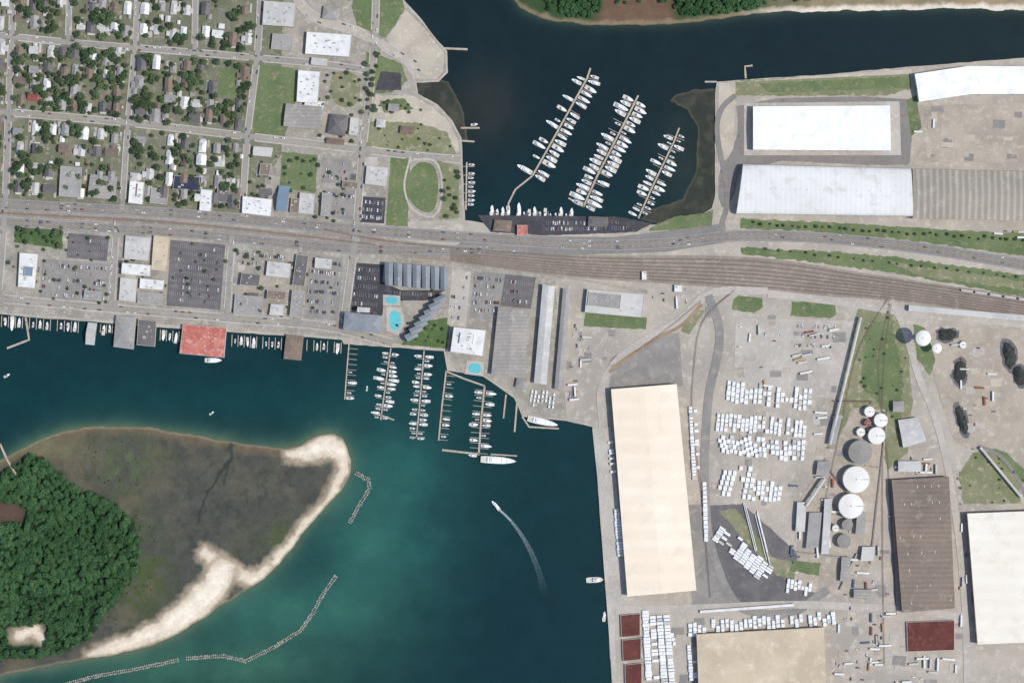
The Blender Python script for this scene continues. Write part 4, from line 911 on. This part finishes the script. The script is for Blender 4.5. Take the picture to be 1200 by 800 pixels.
scv([(1100, 402), (1170, 402), (1180, 520), (1140, 510)], 16, (1, 1, 2)); scv([(930, 560), (990, 550), (975, 690), (920, 680)], 18, (3, 1, 2)); scv([(990, 620), (1045, 600), (1050, 780), (990, 780)], 40, (2, 1, 3)); scv([(764, 336), (815, 340), (800, 360), (760, 356)], 8, (0, 1, 3))
scv([(1160, 268), (1200, 270), (1200, 284), (1160, 280)], 5, (1, 2, 1), 0); scv([(1060, 768), (1125, 766), (1125, 800), (1060, 800)], 12, (1, 2, 1)); scv([(1072, 126), (1080, 126), (1140, 190), (1072, 190)], 4, (1, 1, 2)); scv([(940, 380), (985, 382), (960, 440), (925, 436)], 14, (1, 2, 2), .2)
scv([(1120, 590), (1132, 590), (1144, 750), (1126, 750)], 8, (1, 1, 1), 1.5); scv([(975, 736), (1050, 730), (1050, 800), (975, 800)], 20, (1, 1, 3)); scv([(860, 440), (990, 460), (980, 560), (950, 560), (955, 470), (860, 445)], 12, (1, 1, 2))
# railcars
def railcar():
    mb = MB(); mb.box(0, 0, 1.0, 16, 2.9, 2.6, 'r_lgrey'); mb.box(0, 0, 3.61, 15.6, 2.2, .4, 'r_lgrey', taper=.9)
    for x in (-5, 0, 5): mb.box(x, 0, 4.02, 1.4, 1, .25, 'r_grey')
    for x in (-6, -4.4, 4.4, 6):
        for y in (-.8, .8): mb.box(x, y, .1, .9, .15, .89, 'rubber')
    return mb.mesh('railcar')
RC = railcar()
for t, i0, n in ((.12, 15, 8), (.26, 17, 5)):
    l = crs(yl(t)); d_ = 0; k0 = int(len(l)*i0/25)
    for i in range(k0, len(l)-1):
        a, b = W(*l[i]), W(*l[i+1]); d_ += math.dist(a, b)
        if d_ > 17.2 and n: inst('railcar', RC, (*a, 2.2), math.atan2(b[1]-a[1], b[0]-a[0])); d_ = 0; n -= 1
# ------------------------------------------------------------ boats
def boat_mesh(L, kind, hull='hull'):
    mb = MB(); Bm = L*{'yacht': .28, 'sport': .33, 'small': .34, 'sail': .28, 'ship': .2}[kind]; h = max(.9, L*.085)
    ts = (0, .15, .4, .65, .84, .95, 1); hb = (.82, .95, 1, .92, .62, .3, .03); hz = (.8, .8, .84, .92, 1.05, 1.15, 1.2)
    St = [(-L/2+L*t, Bm/2*b, h*z) for t, b, z in zip(ts, hb, hz)]
    for (x0, b0, z0), (x1, b1, z1) in zip(St, St[1:]):
        for s_ in (-1, 1):
            mb.face([(x0*.97, s_*b0*.8, -.4), (x1*.97, s_*b1*.7, -.4), (x1, s_*b1, z1), (x0, s_*b0, z0)], hull)
            mb.face([(x0, s_*b0, z0), (x1, s_*b1, z1), (x1*.985, s_*b1*.84, z1), (x0*.985, s_*b0*.84, z0)], 'hull')
            mb.face([(x0*.985, s_*b0*.84, z0), (x1*.985, s_*b1*.84, z1), (x1*.985, s_*b1*.84, z1-.25), (x0*.985, s_*b0*.84, z0-.25)], 'hull')
        cock = x1 < L*.0
        mb.face([(x0*.985, -b0*.84, z0-.25), (x1*.985, -b1*.84, z1-.25), (x1*.985, b1*.84, z1-.25), (x0*.985, b0*.84, z0-.25)], 'deck' if cock else 'hull')
    x0, b0, z0 = St[0]; mb.face([(x0*.97, -b0*.8, -.4), (x0*.97, b0*.8, -.4), (x0, b0, z0), (x0, -b0, z0)], hull)
    def cab(a, b, w, z, hh, tp=.86, top='hull'):
        x_ = (a+b)/2*L; mb.box(x_, 0, z, (b-a)*L, w*Bm, hh*.4, 'hull'); mb.box(x_, 0, z+hh*.4+.003, (b-a)*L*.97, w*Bm*.96, hh*.39, 'glass', taper=1); mb.box(x_-L*.01, 0, z+hh*.8, (b-a)*L*.98, w*Bm*.98, hh*.2, top)
    if kind in ('yacht', 'ship'):
        cab(-.3, .25, .74, h*.7, 2); cab(-.22, .1, .6, h*.7+2.02, 1.7); mb.box(-.1*L, 0, h*.7+4.6, .16*L, Bm*.5, .12, 'hull')
        for x in (-.17, -.03):
            for y in (-.2, .2): mb.box(x*L, y*Bm, h*.7+3.7, .1, .1, .92, 'w_grey')
    elif kind == 'sport':
        cab(-.1, .22, .7, h*.75, 1.7); cab(-.06, .08, .55, h*.75+1.72, .9); mb.box(0, 0, h*.75+4.4, .14*L, Bm*.45, .1, random.choice(['hull', 'hull', 'canvas']))
        for x in (-.05, .05):
            for y in (-.2, .2): mb.box(x*L, y*Bm, h*.75+2.6, .08, .08, 1.85, 'w_grey')
        for s_ in (-1, 1): mb.face([(0, s_*Bm*.4, h+1), (.05, s_*Bm*.4, h+1), (-L*.25, s_*Bm*.9, h+6), (-L*.25-.05, s_*Bm*.9, h+6)], 'w_grey')
        mb.box(-.42*L, 0, h*.6, .6, Bm*.3, .5, 'hull')
    elif kind == 'small':
        mb.box(-.02*L, 0, h*.55, .1*L, Bm*.4, .9, 'hull'); mb.box(-.02*L, 0, h*.55+1.7, .24*L, Bm*.62, .08, random.choice(['canvas', 'hull', 'hull']))
        for y in (-.2, .2): mb.box(-.02*L, y*Bm, h*.55+.9, .06, .06, .82, 'w_grey')
        mb.box(-.5*L, 0, .1, .5, .45, 1.1, 'rubber'); mb.box(-.25*L, 0, h*.55, .5, Bm*.6, .4, 'deck')
    else:
        cab(-.1, .2, .55, h*.75, .8); mb.cyl(.08*L, 0, h*.75+.6, .1, L*1.1, 'w_grey', 6, .06); mb.box(-.15*L, 0, h+1.4, .42*L, .18, .25, 'canvas'); mb.box(.08*L, 0, h+L*.6, .06, Bm*.6, .06, 'w_grey')
    return mb.mesh(kind+'_boat')
BT = {'motor_yacht': [boat_mesh(19, 'yacht'), boat_mesh(22, 'yacht')], 'sport_fishing_boat': [boat_mesh(15, 'sport'), boat_mesh(17, 'sport'), boat_mesh(18, 'sport'), boat_mesh(16, 'sport', 'bluehull')],
      'small_motorboat': [boat_mesh(8.5, 'small'), boat_mesh(10, 'small')], 'sailboat': [boat_mesh(12, 'sail'), boat_mesh(14, 'sail', 'bluehull')]}
def boat(px, py, an, kind, sc=1):
    inst(kind, random.choice(BT[kind]), (*W(px, py), .05), an, sc)
def pier(name, pts, w=2.2, fing=None, boats=None, z=1.3):
    mb = MB(); pts = dens(pts, 6); strip(mb, pts, w, z, 'wood', 0, z-.4)
    for p in pts[::1]:
        for q in (w/2, -w/2): x, y = W(*offs([p, (pts[-1][0]+.01, pts[-1][1]+.01)], q)[0]) if p != pts[-1] else W(*p); mb.cyl(x, y, -2, .2, 4, 'wood', 6)
    dd = dens([pts[0], pts[-1]] if len(pts) < 2 else pts, 1.0); acc = 0; k = 0
    if fing or boats:
        sp = (fing or boats)[0]
        for a, b in zip(dd, dd[1:]):
            acc += math.dist(a, b)
            if acc < sp: continue
            acc = 0; k += 1; L = math.dist(a, b); ux, uy = (b[0]-a[0])/L, (b[1]-a[1])/L
            for s_ in (-1, 1):
                nx, ny = -uy*s_, ux*s_
                if fing and s_ in fing[2] and k % fing[3] == 0:
                    strip(mb, [(a[0]+nx*w/2, a[1]+ny*w/2), (a[0]+nx*fing[1], a[1]+ny*fing[1])], .6, z-.01, 'wood', 0, z-.35); x, y = W(a[0]+nx*fing[1], a[1]+ny*fing[1]); mb.cyl(x, y, -2, .2, 4.2, 'wood', 6)
                if boats and R() < boats[1].get(s_, 0):
                    kd = random.choices(list(boats[2]), list(boats[2].values()))[0]; me = random.choice(BT[kd]); Lb = max(v.co.x for v in me.vertices)*2; sc = U(*boats[3])
                    off = w/2+.5+U(0, 1.2)+Lb*sc/2/S; px, py = a[0]+nx*off+ux*sp*.5, a[1]+ny*off+uy*sp*.5
                    inst(kd, me, (*W(px, py), .05), math.atan2(-ny, nx)+(math.pi if R() < .35 else 0)+U(-.05, .05), sc)
    mb.obj(name)
big = {'motor_yacht': 3, 'sport_fishing_boat': 6, 'sailboat': .4, 'small_motorboat': .6}; mid = {'sport_fishing_boat': 5, 'motor_yacht': 1, 'small_motorboat': 3, 'sailboat': 1}; sml = {'small_motorboat': 4, 'sport_fishing_boat': 1.5}
pier('marina_dock', [(692, 80), (688, 92), (640, 178), (624, 206)], 2.2, (6.3, 14, (-1,), 2), (6.3, {-1: .93, 1: .22}, big, (.85, 1.15)))
pier('dock_walkway', [(624, 206), (604, 222), (596, 238), (594, 258)], 2)
pier('marina_dock', [(748, 112), (738, 132), (700, 206), (684, 242)], 2.2, (6.2, 14, (-1, 1), 2), (6.2, {-1: .93, 1: .93}, big, (.85, 1.12))); pier('dock_walkway', [(684, 242), (666, 232)], 2)
pier('marina_dock', [(796, 150), (790, 166), (764, 220), (748, 256)], 2, (6, 11, (-1, 1), 2), (6, {-1: .85, 1: .8}, mid, (.75, 1.05)))
pier('marina_dock', [(568, 256), (600, 257), (668, 258)], 2.2, (5.5, 10, (-1,), 2), (5.5, {-1: .9}, mid, (.75, 1)))
pier('marina_dock', [(546, 246), (547, 190)], 1.8, (4.6, 9, (-1, 1), 2), (4.6, {1: .9}, sml, (.9, 1.3)))
pier('fishing_pier', [(500, 56), (548, 58)], 2.4); pier('fishing_pier', [(540, 150), (562, 150)], 2); pier('fishing_pier', [(541, 165), (556, 166)], 2); pier('fishing_pier', [(840, 96), (826, 96)], 2); pier('fishing_pier', [(874, 92), (873, 78), (882, 77)], 2.2)
boat(556, 146, .1, 'small_motorboat', 1.2)
pier('marina_dock', [(409, 403), (406, 440), (404, 468)], 1.4, (6, 11, (-1,), 1), (6, {-1: .5}, mid, (.6, .85)))
pier('marina_dock', [(458, 408), (452, 450), (446, 492)], 1.5, (5, 9, (-1, 1), 2), (5, {-1: .8, 1: .85}, mid, (.62, .85))); pier('marina_dock', [(497, 411), (493, 460), (488, 513)], 1.5, (5, 9, (-1, 1), 2), (5, {-1: .85, 1: .8}, mid, (.62, .85)))
pier('dock_walkway', [(440, 484), (462, 492)], 1.6); pier('dock_walkway', [(480, 512), (498, 513)], 1.6)
pier('marina_dock', [(523, 434), (518, 475), (514, 516)], 1.8, (6, 11, (-1,), 1), (6, {-1: .3}, mid, (.6, .8))); pier('dock_walkway', [(523, 435), (545, 444), (568, 452)], 2); pier('marina_dock', [(568, 452), (564, 490), (561, 532)], 2.2, (6, 11, (-1, 1), 1), (6, {-1: .5, 1: .5}, mid, (.6, .85)))
pier('dock_walkway', [(518, 527), (562, 532)], 2.4); pier('dock_walkway', [(575, 532), (606, 534)], 1.6); pier('dock_walkway', [(606, 470), (603, 506)], 2); pier('dock_walkway', [(593, 462), (590, 490)], 1.8); pier('dock_walkway', [(612, 488), (620, 500), (655, 502)], 2)
Y1 = boat_mesh(50, 'ship'); inst('mega_yacht', Y1, (*W(584, 539), 0), -.06); inst('mega_yacht', Y1, (*W(636, 494), 0), -.22, .88)
# town waterfront slips
def slips(x0, x1, y0, y1, kinds, p, sp=8, L=14):
    n = int((x1-x0)/sp)
    for i in range(n+1):
        t = i/max(1, n); x = x0+(x1-x0)*t; y = y0+(y1-y0)*t; pier('finger_pier', [(x, y), (x-.6, y+L)], .9)
        if R() < p and i < n: boat(x+sp/2, y+L*.5+U(-1, 2), random.choice((1.5, -1.6))+U(-.08, .08), random.choices(list(kinds), list(kinds.values()))[0], U(.75, .98))
slips(2, 92, 370, 377, mid, .95, 8, 13); slips(188, 210, 386, 388, mid, .9, 7, 13); slips(272, 330, 392, 396, mid, .9, 7, 14); slips(360, 400, 398, 401, mid, .9, 7, 13); slips(118, 132, 380, 381, mid, .8, 7, 10)
pier('fishing_pier', [(30, 372), (34, 398), (8, 408)], 2.4); boat(250, 422, 0, 'motor_yacht', 1.1); boat(8, 440, .5, 'small_motorboat', 1); boat(248, 484, .6, 'small_motorboat', .8); boat(430, 455, 1.5, 'small_motorboat', .9)
pier('fishing_pier', [(0, 520), (8, 538), (20, 558)], 2.4); pier('fishing_pier', [(-30, 522), (0, 520)], 2)
# moving boat and foam wake
boat(581, 592, math.radians(131), 'motor_yacht', .9)
wk = crs([(584, 596), (596, 607), (612, 628), (626, 655), (636, 685), (640, 705)], 2); n = len(wk); V = []; F = []; A_ = []
for i, p in enumerate(wk):
    t = i/(n-1); w = 2+8*t
    for j in range(7):
        s_ = j/6-.5; x, y = W(*offs([p, wk[min(i+1, n-1)]], s_*w)[0] if i < n-1 else (p[0]-s_*w, p[1])); V.append((x, y, .06)); e = abs(s_)*2
        A_.append(0 if j in (0, 6) and t > .05 else max(0, (1-t)**1.6*(.85 if t < .15 else .35+.5*e)))
for i in range(n-1):
    for j in range(6): F.append((i*7+j, i*7+j+1, i*7+j+8, i*7+j+7))
me = bpy.data.meshes.new('boat_wake_foam'); me.from_pydata(V, [], F); at = me.color_attributes.new('Col', 'FLOAT_COLOR', 'POINT')
at.data.foreach_set('color', [q for a in A_ for q in (a, a, a, 1)])
m, nt, b = base_mat('foam', .8); b.inputs['Base Color'].default_value = (.6, .72, .72, 1)
a = N(nt, 'ShaderNodeAttribute', attribute_name='Col').outputs['Fac']; pos = N(nt, 'ShaderNodeNewGeometry').outputs['Position']
mm = N(nt, 'ShaderNodeMath', operation='MULTIPLY'); nt.links.new(a, mm.inputs[0]); nt.links.new(mr(nt, noise(nt, pos, .4, 4, .7), .3, .65, .15, 1), mm.inputs[1]); nt.links.new(mm.outputs[0], b.inputs['Alpha'])
me.materials.append(m); inst('boat_wake_foam', me, (0, 0, 0))
# harbour tugs at quay
def tug():
    mb = MB(); St = [(-12, 3.2, 2), (-8, 3.9, 1.8), (4, 4, 2.2), (9, 2.8, 3), (12, .3, 3.6)]
    for (x0, b0, z0), (x1, b1, z1) in zip(St, St[1:]):
        for s_ in (-1, 1): mb.face([(x0, s_*b0*.85, -.5), (x1, s_*b1*.8, -.5), (x1, s_*b1, z1), (x0, s_*b0, z0)], 'bluehull')
        mb.face([(x0, -b0, z0-.1), (x1, -b1, z1-.1), (x1, b1, z1-.1), (x0, b0, z0-.1)], 'deck')
    mb.box(2, 0, 2, 9, 5, 2.6, 'hull'); mb.box(4, 0, 4.61, 4, 3.6, 1.0, 'hull'); mb.box(4, 0, 5.62, 3.8, 3.4, 1, 'glass', 'hull'); mb.cyl(-.5, 1.4, 4.61, .5, 2.4, 'rubber', 10); mb.cyl(-.5, -1.4, 4.61, .5, 2.4, 'rubber', 10); mb.cyl(4, 0, 6.63, .12, 4, 'w_grey', 6)
    return mb.mesh('tugboat')
tg = tug(); inst('tugboat', tg, (*W(697, 679), 0), .05); inst('tugboat', tg, (*W(708, 722), 0), 1.5, .6)
# breakwaters
def breakwater(pts):
    mb = MB(); pts = dens(pts, 2.4)
    for p, q in zip(pts, pts[1:]):
        for s_ in (-1.5, 1.1):
            for _ in range(2):
                x, y = W(*offs([p, q], s_+U(-.5, .5))[0]); r = U(.8, 1.6); n = 6
                lo = [(x+r*1.3*math.cos(i*1.047+U(-.2, .2)), y+r*1.3*math.sin(i*1.047+U(-.2, .2))) for i in range(n)]; hi = [((a-x)*U(.45, .7)+x, (b_-y)*U(.45, .7)+y) for a, b_ in lo]
                mb.prism(lo, hi, -1, U(.7, 1.7), 'rock')
    mb.obj('rock_breakwater')
breakwater([(410, 612), (422, 590), (433, 572), (432, 562), (415, 553)]); breakwater([(393, 675), (378, 696), (366, 718), (352, 738), (320, 758), (288, 774), (262, 768), (216, 771)]); breakwater([(208, 773), (160, 783), (110, 792), (60, 806)])
# forest
e = bpy.data.objects.new('maritime_forest', None); col.objects.link(e)
ex = [[(-5, 585), (34, 592), (30, 612), (-5, 612)], [(8, 732), (55, 732), (55, 762), (20, 760), (8, 758)]]
for p in scat(FP, 3000, 0):
    if any(inpoly(p, q) for q in ex): continue
    tree(*p, U(.45, 1.2), .3, 'tree', e, FT)
for p in scat([(100, 515), (160, 515), (170, 570), (130, 580), (90, 560)], 35)+scat([(150, 600), (185, 610), (180, 700), (120, 745)], 60): tree(*p, U(.12, .32), .3, 'shrub', e, FT)
e2 = bpy.data.objects.new('island_woodland', None); col.objects.link(e2)
for p in scat([(640, -60), (706, -60), (704, 14), (690, 20), (665, 18), (642, 10)], 420)+scat([(790, -60), (900, -60), (900, 4), (870, 12), (840, 16), (800, 18), (788, 6)], 560)+scat([(720, -60), (790, -60), (790, 2), (720, 4)], 120)+scat([(900, -60), (980, -60), (980, -2), (900, 2)], 90):
    tree(*p, U(.5, 1.05), .5, 'tree', e2, FT)
# individual trees
for x in range(884, 1200, 9): tree(x+U(-2, 2), 262+(x-884)*.062+U(-2, 2), U(.35, .6))
for x in range(900, 1200, 14): tree(x+U(-3, 3), 290+(x-880)*.11+U(-1, 1), U(.3, .5))
for p in scat([(20, 262), (73, 266), (70, 290), (18, 282)], 14, 4): tree(*p, U(.6, 1.1))
for p in scat([(428, 60), (445, 64), (440, 135), (428, 130)], 16, 4): tree(*p, U(.6, 1))
for p in scat([(520, 190), (538, 192), (538, 258), (516, 256)], 12, 4): tree(*p, U(.5, .9))
for poly, n, md, a, b in (([(372, 70), (440, 80), (430, 180), (370, 165)], 34, 5, .4, .8), ([(475, 340), (525, 340), (524, 405), (450, 398)], 20, 4, .3, .6), ([(0, 262), (410, 300), (400, 380), (0, 345)], 90, 7, .3, .7), ([(280, 180), (410, 190), (400, 262), (280, 250)], 50, 5, .35, .75)):
    for p in scat(poly, n, md):
        if not onroad(p, 1): tree(*p, U(a, b))
for p in scat([(1010, 365), (1060, 365), (1064, 520), (1000, 520)], 30, 3): tree(*p, U(.2, .5), name='shrub')
for p in scat([(1120, 520), (1200, 530), (1200, 592), (1120, 592)], 16, 4): tree(*p, U(.2, .45), name='shrub')
for p in scat([(440, 114), (490, 118), (530, 160), (530, 180), (440, 172)], 24, 4): tree(*p, U(.2, .6), name='shrub')
mk.obj('painted_markings')
# quay bollards/fenders
qb = MB()
for i in range(60):
    t = i/59; x, y = W(694.5+t*22, 502+t*296); qb.cyl(x+1.5, y, 1.5, .35, .7, 'w_grey', 8); qb.box(x-.2, y, -.5, .5, 1.4, 1.8, 'rubber')
qb.obj('quay_bollards_and_fenders')

# ------------------------------------------------------------ light, world, camera
el = math.radians(57); az = Vector((.985, -.17)).normalized()
sdir = Vector((az.x*math.cos(el), az.y*math.cos(el), math.sin(el)))
ld = bpy.data.lights.new('sun', 'SUN'); ld.energy = 3.3; ld.angle = math.radians(.53); ld.color = (1, .965, .915)
lo = bpy.data.objects.new('sun', ld); lo.rotation_euler = (-sdir).to_track_quat('-Z', 'Y').to_euler(); col.objects.link(lo)
w = bpy.data.worlds.new('World'); bpy.context.scene.world = w; w.use_nodes = True
sk = w.node_tree.nodes.new('ShaderNodeTexSky'); sk.sky_type = 'NISHITA'; sk.sun_disc = False; sk.sun_elevation = el; sk.sun_rotation = math.atan2(az.x, az.y)
bg = w.node_tree.nodes['Background']; bg.inputs[1].default_value = .14; w.node_tree.links.new(sk.outputs[0], bg.inputs[0])
cd = bpy.data.cameras.new('cam'); cam = bpy.data.objects.new('camera', cd); col.objects.link(cam)
Hc = 3600.0; cam.location = (0, 0, Hc); cd.sensor_width = 36; cd.lens = 36*(Hc-1.5)/(1200*S); cd.clip_start = 10; cd.clip_end = 20000
bpy.context.scene.camera = cam
vs = bpy.context.scene.view_settings; vs.view_transform = 'Standard'; vs.look = 'None'; vs.exposure = 0
